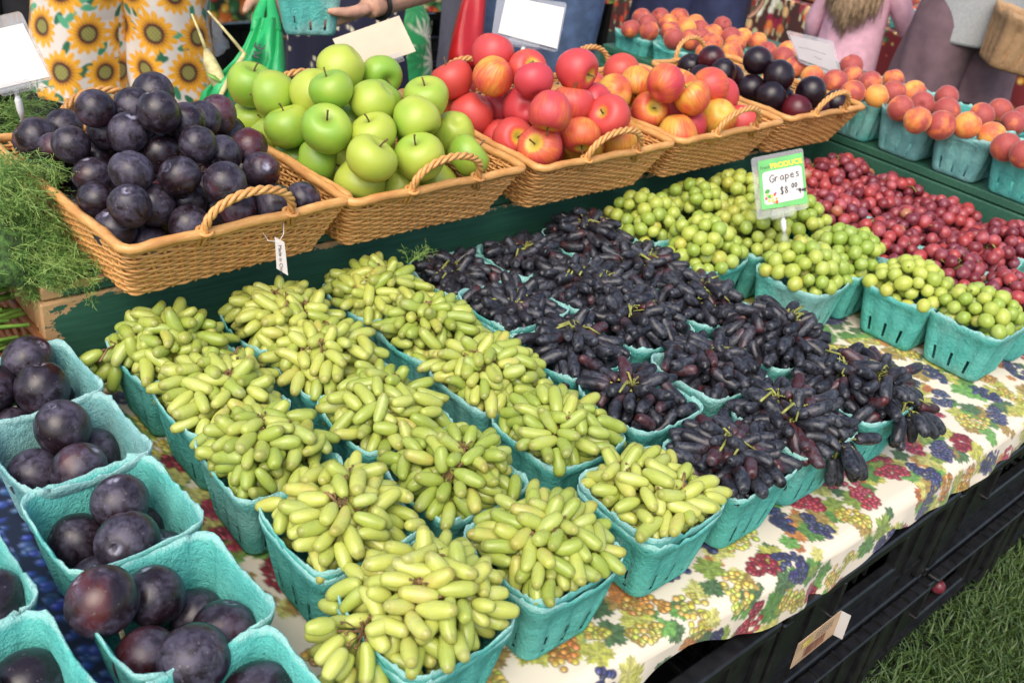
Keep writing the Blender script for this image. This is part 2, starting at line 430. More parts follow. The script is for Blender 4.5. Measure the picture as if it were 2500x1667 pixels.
def lin(r, g, b): return tuple(((c/255+.055)/1.055)**2.4 if c > 10 else c/3294 for c in (r, g, b))
def grape_print(wm, hm, mm, seed, pitch=.070):
    rg = random.Random(seed); cv = Canvas(wm, hm, mm, lin(226, 212, 190))
    greens = [lin(80,125,55), lin(125,145,60), lin(170,168,75), lin(70,100,60), lin(100,150,70), lin(150,125,65), lin(185,180,100)]
    brown = [lin(160,95,50), lin(185,120,60)]
    ny, nx = int(hm/pitch)+1, int(wm/pitch)+1
    cells = [(i, j) for i in range(nx) for j in range(ny)]
    spots = [((i+.5*(j % 2)+rg.uniform(.2,.8))*pitch, (j+rg.uniform(.2,.8))*pitch) for i, j in cells]
    for x, y in spots:                                                       # leaves first, all over
        for k in range(5):
            a = rg.uniform(0, 6.28); d = rg.uniform(.25, .75)*pitch
            cv.leaf(x+d*math.cos(a), y+d*math.sin(a), rg.uniform(.012, .030), rg.uniform(0, 6.28), rg.choice(greens*2+brown), rg)
    kinds = [(lin(175,55,75), 3), (lin(62,66,105), 3), (lin(205,188,85), 3), (lin(205,150,70), 1), (lin(150,40,55), 1)]
    bag = [c for c, n_ in kinds for _ in range(n_)]
    for x, y in spots:
        col = rg.choice(bag); rot = rg.uniform(0, 6.28); L = rg.uniform(.046, .066); Wd = L*rg.uniform(.44, .56)
        pts = []
        for _ in range(54):
            t = rg.random(); w_ = Wd*math.sin(PI*(.15+.8*(1-t)))**.8*.62
            pts.append((t*L-L/2, rg.uniform(-w_, w_)))
        pts.sort(key=lambda p: -p[0])
        for a, b in pts:
            X = x+a*math.cos(rot)-b*math.sin(rot); Y = y+a*math.sin(rot)+b*math.cos(rot)
            c = [min(1, q*rg.uniform(.7, 1.3)) for q in col]
            cv.polar(X, Y, .0056, lambda r, th, X_, Y_: np.clip((1-r)*5, 0, 1), [q*.28 for q in col], .85)
            cv.ball(X, Y, rg.uniform(.0036, .0046), c)
    return cv
def paint(me, cv, U, V):
    at_ = me.color_attributes.new('print', 'FLOAT_COLOR', 'POINT')
    c = np.ones((len(U), 4), np.float32); c[:, :3] = cv.sample(np.asarray(U), np.asarray(V))
    at_.data.foreach_set('color', c.ravel())
def grid_mesh(name, P):
    """P: (rows, cols, 3) -> smooth quad mesh"""
    h, w_ = P.shape[:2]; idx = np.arange(h*w_).reshape(h, w_)
    q = np.stack([idx[:-1, :-1], idx[:-1, 1:], idx[1:, 1:], idx[1:, :-1]], -1).reshape(-1, 4)
    me = bpy.data.meshes.new(name); me.vertices.add(h*w_); me.vertices.foreach_set('co', P.reshape(-1).astype(np.float32))
    n = len(q); me.loops.add(n*4); me.loops.foreach_set('vertex_index', q.ravel().astype(np.int32))
    me.polygons.add(n); me.polygons.foreach_set('loop_start', np.arange(0, n*4, 4, dtype=np.int32))
    me.polygons.foreach_set('use_smooth', np.ones(n, bool)); me.update(calc_edges=True); return me

# ------------------------------------------------------------------ ground
def m_lawn():
    t = NT('lawn_soil'); o = t.obj()
    b = t.mix(t.step(t.noise(6, o, 5), .35, .65), (.030,.050,.012), (.065,.085,.025))
    b = t.mix(t.math('MULTIPLY', t.step(t.noise(45, o, 4), .5, .7), .5), b, (.10,.085,.04))
    return t.fin(b, .95, t.bump(t.noise(150, o, 4), .8, .01))
g = MB(); g.add([(-60,-60,GZ),(60,-60,GZ),(60,60,GZ),(-60,60,GZ)], [(0,1,2,3)])
kind(g.build('lawn', m_lawn()), 'structure')
def grass(name, label, boxes, seed, col0, col1):
    rg = np.random.default_rng(seed); V = []; F = []; o = 0
    for (x0, x1, y0, y1, n, h0, h1) in boxes:
        x = rg.uniform(x0, x1, n); y = rg.uniform(y0, y1, n); a = rg.uniform(0, 2*PI, n); h = rg.uniform(h0, h1, n)
        ln = rg.uniform(.2, 1.1, n)*h; w_ = rg.uniform(.0012, .0026, n); b = a+rg.normal(0, .6, n)
        dx, dy = np.cos(a)*w_, np.sin(a)*w_; lx, ly = -np.sin(b)*ln, np.cos(b)*ln
        P = np.stack([np.stack([x-dx, y-dy, np.full(n, GZ)], 1), np.stack([x+dx, y+dy, np.full(n, GZ)], 1),
                      np.stack([x+lx*.35-dx*.8, y+ly*.35-dy*.8, GZ+h*.6], 1), np.stack([x+lx*.35+dx*.8, y+ly*.35+dy*.8, GZ+h*.6], 1),
                      np.stack([x+lx, y+ly, GZ+h*.85], 1)], 1)
        V.append(P.reshape(-1, 3)); k = np.arange(n)[:, None]*5+o
        F += (k+np.array([[0,1,3,2]])).tolist(); F += (k+np.array([[2,3,4]])).tolist(); o += n*5
    V = np.concatenate(V)
    me = bpy.data.meshes.new(name); me.from_pydata(V.tolist(), [], F); me.update()
    t = NT(name+'_blades'); ob = t.obj()
    c = t.mix(t.step(t.noise(90, ob, 2), .35, .65), col0, col1); c = t.mix(t.math('MULTIPLY', t.step(t.noise(300, ob, 1), .62, .7), .6), c, (.22,.19,.07))
    m_ = t.fin(c, .55, None, Subsurface_Weight=.0)
    ob_ = link(name, me, m_); kind(ob_, 'stuff'); tag(ob_, label, 'grass')
grass('short_grass', 'short green lawn grass beside and beneath the black crates', [(.9, 2.9, -.35, .42, 42000, .02, .062)], 3, (.028,.068,.012), (.070,.125,.028))  # blade greens darkened to paint in the shade beside the table
grass('sunlit_grass', 'grass coloured pale as if sunlit, between the far stalls at the right', [(4.0, 7.2, 1.2, 3.4, 9000, .02, .05)], 4, (.07,.15,.03), (.16,.27,.06))  # brighter blade greens paint the sunlight into the colour

# ------------------------------------------------------------------ table top, cloths
tb = thing('market_table', 'low table of boards under the grape print cloth', 'table', (0, 0, 0))
for k in range(7):
    MB().box((1.35, .455+.2*k+.10, TZ-.018), (2.7, .196, .022), bev=.002).build('plank', MAT['paint'], tb)
def m_base(): return NT
XC = np.arange(.235, 2.30, .0016)
ys = np.concatenate([np.arange(1.222, .66, -.005), np.arange(.66, .372, -.0018)])
def hem_len(x):
    k = np.array([.24,.42,.56,.70,.765,.785,.83,.91,1.0,1.1,1.19,1.225,1.25,1.29,1.40,1.55,1.72,1.9,2.3])
    v = np.array([.09,.085,.080,.070,.045,.040,.060,.085,.105,.110,.085,.045,.055,.075,.085,.075,.09,.08,.09])
    return np.interp(x, k, v)
def edge_y(x): return np.interp(x, [.24,.55,.79,.95,1.1,1.4,2.3], [.438,.430,.412,.398,.390,.385,.385])
hl = hem_len(XC); ey = edge_y(XC)
ns = 84; S = np.linspace(0, 1, ns)
rows = []
Yflat = np.concatenate([np.arange(1.222, .66, -.005), np.arange(.66, .45, -.0016)])
nz = lambda x, y: .0012*np.sin(x*23+y*11)+.0009*np.sin(x*9-y*31+1)
Pflat = np.stack([np.tile(XC, (len(Yflat), 1)), np.tile(Yflat[:, None], (1, len(XC))), np.zeros((len(Yflat), len(XC)))], -1)
Pflat[..., 2] = TZ+.0015+nz(Pflat[..., 0], Pflat[..., 1])
hang = []
for s_ in S:
    hl_ = hl*.72; tot = (.45-ey)+hl_                                   # arc length from y=.45 over the edge to the hem
    d = s_*tot; flat_ = .45-ey-.018
    a = np.clip((d-flat_)/.028, 0, 1)*1.25              # bend, radius about 22 mm
    wave = .010*np.sin(XC*21+.8)+.007*np.sin(XC*47)+.004*np.sin(XC*83)
    over = np.clip(d-flat_-.028, 0, None)
    y = .45-np.minimum(d, flat_)-.022*np.sin(a)-over*(.10+wave*9)
    z = TZ+.0015+nz(XC, y)*(1-a/1.25)-.022*(1-np.cos(a))-over*.95
    hang.append(np.stack([XC+over*.25*np.sin(XC*33), y, z], -1))
P = np.concatenate([Pflat, np.array(hang)[1:]], 0)
me = grid_mesh('tablecloth', P)
U = np.tile(XC, (P.shape[0], 1)).ravel(); dV = np.concatenate([1.222-Yflat, [1.222-.45+s_*.17 for s_ in S[1:]]])
dVv = np.empty(P.shape[:2]); dVv[:len(Yflat)] = (1.222-Yflat)[:, None]
dVv[len(Yflat):] = (1.222-.45)+S[1:, None]*((.45-ey)+hl*.72)[None]
paint(me, grape_print(2.12, 1.02, 1.4, 5), U-.235, dVv.ravel())
MAT['cloth'] = vcol('grape_print_cloth', .7)
tag(link('tablecloth', me, MAT['cloth']), 'cream tablecloth printed with coloured grape bunches and vine leaves', 'tablecloth')
# blueberry print mat at the left
bc = Canvas(.5, 1.0, 1.6, lin(12, 18, 48)); rg = random.Random(3)
for _ in range(3600):
    bc.ball(rg.uniform(0, .5), rg.uniform(0, 1.0), rg.uniform(.0055, .0085), [q*rg.uniform(.6, 1.4) for q in lin(38, 66, 128)])
X2 = np.arange(-.30, .242, .003); Y2 = np.arange(1.18, .40, -.003)
P2 = np.stack([np.tile(X2, (len(Y2), 1)), np.tile(Y2[:, None], (1, len(X2))), np.full((len(Y2), len(X2)), TZ+.006)], -1)
P2[..., 2] += .0008*np.sin(P2[..., 0]*30)*np.sin(P2[..., 1]*25)
me = grid_mesh('table_mat', P2); paint(me, bc, P2[..., 0].ravel()+.3, P2[..., 1].ravel())
tag(link('table_mat', me, vcol('blueberry_print', .45)), 'dark blue mat printed with blueberries under the left plum baskets', 'mat')

# ------------------------------------------------------------------ green painted risers
def board(name, c, d, parent, worn=()):
    """worn: edges (axis pairs) where paint has rubbed off, given as list of functions p->0..1"""
    mb = MB(); mb.box((0,0,0), d, bev=.003)
    me = mb.mesh(name); bm = bmesh.new(); bm.from_mesh(me)
    bmesh.ops.subdivide_edges(bm, edges=[e for e in bm.edges if e.calc_length() > .06], cuts=30, use_grid_fill=True)
    bm.to_mesh(me); bm.free()
    ca = me.color_attributes.new('wear', 'FLOAT_COLOR', 'POINT')
    vals = []
    for v in me.vertices:
        p = v.co; w_ = 0
        for fn in worn: w_ = max(w_, fn(p, d))
        vals += [w_, w_, w_, 1]
    ca.data.foreach_set('color', vals)
    return link(name, me, MAT['paint'], parent, c)
top_front = lambda p, d: max(0, 1-((p.z-d[2]/2)**2+(p.y+d[1]/2)**2)**.5/.022)*.85
left_end = lambda p, d: max(0, 1-abs(p.x+d[0]/2)/.016)*1.15
near_left = lambda p, d: max(0, 1-(abs(p.x+d[0]/2)/.16)**1)*max(0, 1-((p.z-d[2]/2)**2+(p.y+d[1]/2)**2)**.5/.03)*.85
RF = 1.226
r1 = thing('display_riser', 'long green painted wooden riser with chipped edges under the wicker baskets', 'riser', (0,0,0))
board('front_board', ((.337+2.20)/2, RF+.010, (TZ+RISZ-.021)/2+.001), (2.20-.337, .020, RISZ-TZ-.024), r1, (top_front, left_end, near_left))
for k in range(3):
    board('top_board', ((.341+2.20)/2, RF+.002+.083+.166*k, RISZ-.010), (2.20-.341, .163, .020), r1, (top_front, left_end, near_left) if k == 0 else (left_end,))
board('end_board', (.349, RF+.27, (TZ+RISZ-.021)/2), (.02, .48, RISZ-TZ-.024), r1, (left_end,))
r2 = thing('display_riser', 'dark green riser at the right carrying the baskets of peaches', 'riser', (0,0,0))
lft = lambda p, d: max(0, 1-((p.z-d[2]/2)**2+(p.x+d[0]/2)**2)**.5/.02)*.75
board('front_board', (2.232, (.2+2.02)/2, (TZ+RISZ-.021)/2), (.020, 2.02-.2, RISZ-TZ-.024), r2)
for k in range(4):
    board('top_board', (2.222+.09+.18*k, (.2+2.02)/2, RISZ-.010), (.177, 2.02-.2, .020), r2)
board('end_board', (2.59, 2.02-.011, (TZ+RISZ-.021)/2), (.69, .02, RISZ-TZ-.024), r2)

# ------------------------------------------------------------------ black produce crates
def crate_parts(w_, d_, h_):
    """returns list of (name, mesh). origin at bottom front-left corner, front at y=0"""
    out = []
    th = .012
    def wall(L, slot):
        mb = MB(); wx, wz0, wz1 = .085, h_*.56, h_*.86            # handle window
        mb.box((L/2, -.001, h_-.009), (L, th*2.2, .018), bev=.003); mb.box((L/2, 0, .010), (L, th*1.9, .020), bev=.003)
        for x in (.013, L-.013): mb.box((x, -.0015, h_/2), (.026, th*1.7, h_-.04), bev=.003)
        if slot:
            pw = L/2-wx-.03
            for x in (.028+pw/2, L-.028-pw/2): mb.box((x, .001, h_*.52), (pw, th*.5, h_*.84), bev=.001)
            mb.box((L/2, .001, wz0*.5+.008), (2*wx, th*.5, wz0-.02), bev=.001)
            mb.box((L/2, -.003, wz1+.010), (2*wx+.02, th*1.6, .012), bev=.003); mb.box((L/2, -.003, wz0-.004), (2*wx+.02, th*1.6, .010), bev=.003)
            for sx in (-1, 1): mb.box((L/2+sx*(wx+.004), -.003, (wz0+wz1)/2), (.009, th*1.5, wz1-wz0+.01), bev=.002)
            for k in range(3): mb.box((L/2+.03*(k-1), .010, (wz0+wz1)/2), (.004, .004, wz1-wz0))
            for x in (.09, L-.09): mb.box((x, -.002, h_*.5), (.006, th*.8, h_*.8))
            mb.box((L/2, -.002, h_*.30), (L-.06, th*.8, .005))
        else:
            nb = int(L/.026)
            for k in range(1, nb): mb.box((L*k/nb, 0, h_*.5), (.005, th*.8, h_*.9))
            for k in range(1, 6): mb.box((L/2, .001, h_*k/6), (L-.03, th*.6, .006))
        return mb
    out.append(('front_wall', wall(w_, True), (0, th, 0), 0)); out.append(('back_wall', wall(w_, True), (0, d_-th, 0), 0))
    out.append(('side_wall', wall(d_-.03, False), (th, .015, 0), PI/2)); out.append(('side_wall', wall(d_-.03, False), (w_-th, .015, 0), PI/2))
    fl = MB()
    for k in range(10): fl.box((w_/2, d_*(k+.5)/10, .006), (w_-.02, d_/10*.7, .006))
    for k in range(12): fl.box((w_*(k+.5)/12, d_/2, .0045), (w_/12*.45, d_-.02, .006))
    fl.box((w_/2, -.012, .006), (w_*.98, .022, .008), bev=.002)
    for k in range(16): fl.box((w_*(k+.5)/16, -.012, .0115), (.004, .018, .006))
    out.append(('floor', fl, (0, 0, 0), 0))
    return [(n, m_.mesh('crate_'+n), l, r) for n, m_, l, r in out]
CP = crate_parts(.492, .36, .205)
def crate(x, y, z, label, group, rz=0, parts=CP, mat='black_plastic', name='produce_crate'):
    t = thing(name, label, 'crate', (x, y, z), rz, group)
    for n, me_, l, r in parts: link(n, me_, MAT[mat], t, l, (0, 0, r))
    return t
for k, (x, lab) in enumerate([(.478, 'black crate in the upper tier, leftmost, mostly behind the cloth hem'), (.986, 'black crate in the upper tier carrying the barcode card on its front'),
                              (1.494, 'black crate in the upper tier at the right edge above the lawn'), ]):
    crate(x, .385, GZ+.210, lab, 'black crates stacked under the front of the table')
for k, (x, lab) in enumerate([(.846, 'black crate in the lower tier, bottom edge of the photo, left of the lawn'), (1.354, 'black crate in the lower tier holding the single red grape'),
                              (1.862, 'black crate in the lower tier farthest along the lawn')]):
    crate(x, .372, GZ+.002, lab, 'black crates stacked under the front of the table')
# barcode card on the upper crate
lb = thing('barcode_card', 'tan folded card with a faded barcode tucked into the black crate', 'card', (0,0,0))
c0, c1, c2, c3 = at(1660+755/2.8, 1107+1470/2.8, 1.19), at(1660+1045/2.8, 1107+1235/2.8, 1.235), at(1660+1105/2.8, 1107+1072/2.8, 1.21), at(1660+812/2.8, 1107+1300/2.8, 1.165)
nrm = (c1-c0).cross(c3-c0).normalized()
if nrm.y > 0: nrm = -nrm
m1 = MB(); m1.add([c0, c1, c2, c3, c0-nrm*.0008, c1-nrm*.0008, c2-nrm*.0008, c3-nrm*.0008], [(0,1,2,3),(7,6,5,4),(0,4,5,1),(1,5,6,2),(2,6,7,3),(3,7,4,0)])
m1.build('card_sheet', MAT['kraft'], lb)
m2 = MB(); fl = [c1+nrm*.001, c2+nrm*.001, c2+nrm*.012+(c1-c0)*.035, c1+nrm*.012+(c1-c0)*.035]; m2.add(fl+[p-nrm*.0008 for p in fl], [(0,1,2,3),(7,6,5,4),(0,4,5,1),(1,5,6,2),(2,6,7,3),(3,7,4,0)]); m2.build('folded_edge', MAT['card'], lb)
m3 = MB(); rg = random.Random(2)
def onc(u, v): return c0.lerp(c1, u).lerp(c3.lerp(c2, u), v)+nrm*.0006
u = .22
while u < .72:
    w_ = rg.choice((.006, .01, .016)); m3.add([onc(u, .12), onc(u+w_, .12), onc(u+w_, .52), onc(u, .52)], [(0,1,2,3)]); u += w_+rg.choice((.008, .014))
m3.build('barcode', plain('faded_red_ink', (.30,.10,.06), .8, 60, .3), lb)
m4 = MB(); m4.add([onc(.12,.62), onc(.36,.62), onc(.36,.86), onc(.12,.86)], [(0,1,2,3)]); m4.build('yellow_mark', plain('faded_yellow_ink', (.55,.42,.08), .8, 60, .3), lb)
m5 = MB()
for r_ in range(3):
    for k in range(6): m5.add([onc(.44+k*.07,.62+r_*.1), onc(.49+k*.07,.62+r_*.1), onc(.49+k*.07,.65+r_*.1), onc(.44+k*.07,.65+r_*.1)], [(0,1,2,3)])
m5.build('printed_lines', plain('grey_ink', (.12,.10,.09), .8), lb)

def atz(px, py, z):
    d = RGT*(px-1250)/FPX - UPV*(py-833.5)/FPX + FWD
    return Vector(CAM + d*(z-CAM[2])/d[2])
def proj(p):
    v = np.array(p)-CAM; return (1250+FPX*(v@RGT)/(v@FWD), 833.5-FPX*(v@UPV)/(v@FWD))
# ------------------------------------------------------------------ moulded pulp baskets
def rrect(hx, hy, c, us, nc=5):
    """rounded rectangle outline, counter-clockwise; returns list of (x,y,side_u or None)"""
    out = []
    for k in range(4):
        ca, sa = [(1,0),(0,1),(-1,0),(0,-1)][k]
        h, l = (hx, hy) if k % 2 == 0 else (hy, hx)
        for u in us:
            x, y = h, u*(l-c); out.append((x*ca-y*sa, x*sa+y*ca, u))
        for j in range(nc):
            a = PI/2*(j)/(nc-1) if nc > 1 else 0
            x, y = h-c+c*math.cos(a), l-c+c*math.sin(a); out.append((x*ca-y*sa, x*sa+y*ca, None))
    return out
PU = [-.97, -.87, -.73, -.5, -.3, -.07, .07, .3, .5, .73, .87, .97]
def pulp_mesh(seed):
    rg = random.Random(seed); H = .105; mb = MB()
    bul = [rg.uniform(-.002, .0025) for _ in range(4)]; sag = [rg.uniform(.003, .010) for _ in range(4)]
    tw = [rg.uniform(-.003, .003) for _ in range(4)]
    N = len(rrect(.05, .05, .015, PU)); npers = N//4
    rag = [rg.gauss(0, .0014) for _ in range(N)]
    def ring(z, inset, flute, rim=None):
        t = z/H; a = .0515+(.0685-.0515)*t**.85-inset; c = max(.006, .017+.004*t-inset)
        pts = []
        for i, (x, y, u) in enumerate(rrect(a, a, c, PU)):
            s_ = i//npers; r = math.hypot(x, y); off = 0
            if u is not None:
                off = bul[s_]*(1-u*u)*t
                if flute: off += flute*(-math.cos(u*2*PI*1.25))
            zz = z
            if rim is not None:
                uu = u if u is not None else 1
                zz = z-sag[s_]*(1-uu*uu)+rag[i]*rim
            nx, ny = [(1,0),(0,1),(-1,0),(0,-1)][s_] if u is not None else (x/r, y/r)
            sk = tw[s_]*t if u is not None else 0
            pts.append((x+nx*off-ny*sk*.5, y+ny*off+nx*sk*.5, zz))
        return pts
    rings = [ring(0, .003, 0), ring(.004, 0, .0), ring(.011, 0, .0022), ring(.040, 0, .0026), ring(.062, 0, .0024), ring(.084, 0, .0014),
             ring(.0865, -.0014, 0), ring(.097, -.0018, 0, .3), ring(H, -.0014, 0, 1), ring(H+.0006, .0004, 0, 1.2), ring(.098, .0022, 0, .3),
             ring(.084, .0028, .0004), ring(.06, .0024, .0012), ring(.040, .0022, .0018), ring(.011, .0022, .0012), ring(.0045, .004, 0)]
    o = len(mb.v); V = [p for r in rings for p in r]; F = []
    for i in range(len(rings)-1):
        for k in range(N):
            l = (k+1) % N; kk = k % npers
            if (i in (2, 13)) and kk in (1, 5, 9): continue            # open slots near the foot
            F.append((i*N+k, i*N+l, (i+1)*N+l, (i+1)*N+k))
    F.append(tuple(range(N-1, -1, -1))); F.append(tuple((len(rings)-1)*N+k for k in range(N)))
    mb.add(V, F); me = mb.mesh('pulp_basket', True)
    return me
PULP = [pulp_mesh(s_) for s_ in range(5)]
for me in PULP: me.materials.append(MAT['pulp'])
PULP_OLD = [pulp_mesh(s_+20) for s_ in range(2)]
for me in PULP_OLD: me.materials.append(MAT['pulp_old'])
npb = 0
def pulp(x, y, label, group, z=TZ+.0035, old=False, rz=None, s=1.0):
    global npb
    me = (PULP_OLD if old else PULP)[npb % (2 if old else 5)]; npb += 1
    o = link('pulp_basket', me, None, None, (x, y, z), (0, 0, (rz if rz is not None else rnd.uniform(-.03, .03))+PI/2*rnd.randrange(4)))
    o.scale = (s, s, s); return tag(o, label, 'basket', group)

# ------------------------------------------------------------------ grapes
def grape_mesh(name, L, D, bend, dimple, seed, n=12):
    rg = random.Random(seed); mb = MB(); prof = []
    m = 14
    rows = []
    for i in range(m+1):
        t = i/m; ph = PI*t
        z = -math.cos(ph)*L/2
        e = (.62 if not dimple else .46) if L/D > 1.4 else .96
        r = D/2*math.sin(ph)**e if 0 < i < m else 0
        if dimple and i == 0: z += D*.16
        if dimple and i == 1: r *= .62; z -= D*.02
        prof.append((r, z))
    ph0 = rg.uniform(0, 6.28)
    def fn(q, a):
        t = q[2]/(L/2); f = 1+.03*math.sin(2*a+ph0+t*2)+.02*math.sin(5*t+ph0)
        return (q[0]*f+bend*(t*t-.4), q[1]*f, q[2])
    mb.lathe(prof, n, fn); return mb.mesh(name, True)
GM = {
 'finger': [grape_mesh('grape', L, D, b, False, k) for k, (L, D, b) in enumerate([(.043,.0172,.002), (.040,.0168,.0),(.046,.0170,.004),(.036,.0172,-.001),(.031,.0168,0)])],
 'black': [grape_mesh('grape', L, D, b, True, k+9) for k, (L, D, b) in enumerate([(.049,.0184,.003), (.045,.0180,.0),(.053,.0184,.005),(.041,.0184,.002),(.047,.0186,-.004)])],
 'round': [grape_mesh('grape', L, D, b, False, k+19) for k, (L, D, b) in enumerate([(.0285,.0270,0), (.0262,.0255,0),(.0298,.0268,0)])],
 'red': [grape_mesh('grape', L, D, b, False, k+29) for k, (L, D, b) in enumerate([(.0285,.0268,0), (.0262,.0256,0),(.0298,.0270,0)])],
}
for k_, m_ in (('finger','ggrape'),('black','bgrape'),('round','rgrape'),('red','redgrape')):
    for me in GM[k_]: me.materials.append(MAT[m_])
def bunch_layout(kd, seed, dome=.045, a=.062, spill=(), hubs=None, fill=1.0):
    """returns centres (N,3) above the rim plane, axis directions (N,3), hubs"""
    rg = np.random.default_rng(seed)
    Dm = {'finger': .0168, 'black': .0184, 'round': .0266, 'red': .0266}[kd]; L = {'finger': .041, 'black': .048, 'round': .0266, 'red': .0266}[kd]
    def dz(x, y): return dome*np.clip(1-np.abs(x/(a*1.22))**2.6, -.3, 1)*np.clip(1-np.abs(y/(a*1.22))**2.6, -.3, 1)-(.012 if kd != 'black' else .016)
    C, A, W = [], [], []
    if hubs is None: hubs = [(rg.uniform(-.028, .028), rg.uniform(-.028, .028)) for _ in range(2 if rg.random() < .7 else 3)]
    H = []
    if kd in ('finger', 'black'):
        for hx, hy in hubs:
            hz = float(dz(hx, hy))+.001; H.append((hx, hy, hz))
            n = 22
            for k in range(n):
                tier = 0 if k < 2 else 1 if k < 9 else 2 if k < 16 else 3
                el = math.radians((30, 4, -9, -14)[tier] + rg.normal(0, 13))
                az = k*2.39996+rg.normal(0, .5); ro = ((.50, .56, .95, 1.35) if kd != 'black' else (.50, .55, .84, 1.10))[tier]*L
                d = np.array([math.cos(az)*math.cos(el), math.sin(az)*math.cos(el), math.sin(el)])
                C.append(np.array([hx, hy, hz])+d*(ro+rg.uniform(0, .004))); A.append(-d); W.append(1)
    else:
        for hx, hy in hubs: H.append((hx, hy, float(dz(hx, hy))-.01))
    nf = int({'finger': 60, 'black': 44, 'round': 60, 'red': 56}[kd]*fill)
    for k in range(nf):
        x, y = rg.uniform(-a, a, 2); lay = 0 if k < nf*.62 else 1
        z = float(dz(x, y))-lay*Dm*.85+rg.normal(0, .003)
        hx, hy, hz = min(H, key=lambda h: (h[0]-x)**2+(h[1]-y)**2)
        d = np.array([x-hx, y-hy, 0])*(1 if rg.random() < .5 else .25)+rg.normal(0, .035, 3); e_ = 1e-3; d[2] = d[0]*(dz(x+e_, y)-dz(x, y))/e_+d[1]*(dz(x, y+e_)-dz(x, y))/e_+rg.normal(0, .008); d /= np.linalg.norm(d)+1e-9
        C.append(np.array([x, y, z])); A.append(-d); W.append(0)
    for (sx, sy, n) in spill:                                     # a spray that hangs over the basket's edge
        h = (sx*.9, sy*.9, .004); H.append(h)
        for k in range(n):
            az = math.atan2(sy, sx)+rg.normal(0, .75); el = rg.normal(-.75, .45); ro = rg.uniform(.004, .03)
            d = np.array([math.cos(az)*math.cos(el), math.sin(az)*math.cos(el), math.sin(el)])
            C.append(np.array(h)+d*(L*.5+ro)); A.append(-d); W.append(2)
    C = np.array(C); A = np.array(A); W = np.array(W); N = len(C); r = Dm*.47
    ks = np.array([-.30, 0, .30])*L if kd in ('finger', 'black') else np.array([0.0])
    hm = np.array(H)
    for it in range(36):
        S = (C[:, None]+A[:, None]*ks[None, :, None]).reshape(-1, 3); own = np.repeat(np.arange(N), len(ks))
        dd = S[:, None]-S[None]; l2 = (dd**2).sum(2)
        near = (l2 < (2*r)**2) & (own[:, None] != own[None])
        i, j = np.nonzero(near); dist = np.sqrt(l2[i, j])+1e-6
        push = dd[i, j]/dist[:, None]*((2*r-dist)*.5)[:, None]
        mv = np.zeros((N, 3)); cnt = np.zeros(N); np.add.at(mv, own[i], push); np.add.at(cnt, own[i], 1)
        C = C+mv/np.maximum(1, cnt*.55)[:, None]
        ins = W < 2
        top = dz(C[:, 0], C[:, 1])+np.where(W == 1, .009, .004)
        C[ins, 2] -= np.clip(C[ins, 2]-top[ins], 0, .012)*.5
        ex = np.abs(A[:, :2])*(L*.5 if len(ks) > 1 else 0)
        inb = C[:, 2] < .004
        for q in (0, 1):
            lim = np.where(inb, np.maximum(.02, .064-.30*np.clip(-C[:, 2], 0, .07)-np.maximum(ex[:, q], r)*.92), (.092-ex[:, q]*.7) if kd != 'black' else .080-ex[:, q]*.8)
            C[ins, q] = np.clip(C[ins, q], -lim[ins], lim[ins])
        C[:, 2] = np.maximum(C[:, 2], -.075)
    return C, A, H
ALLB = []
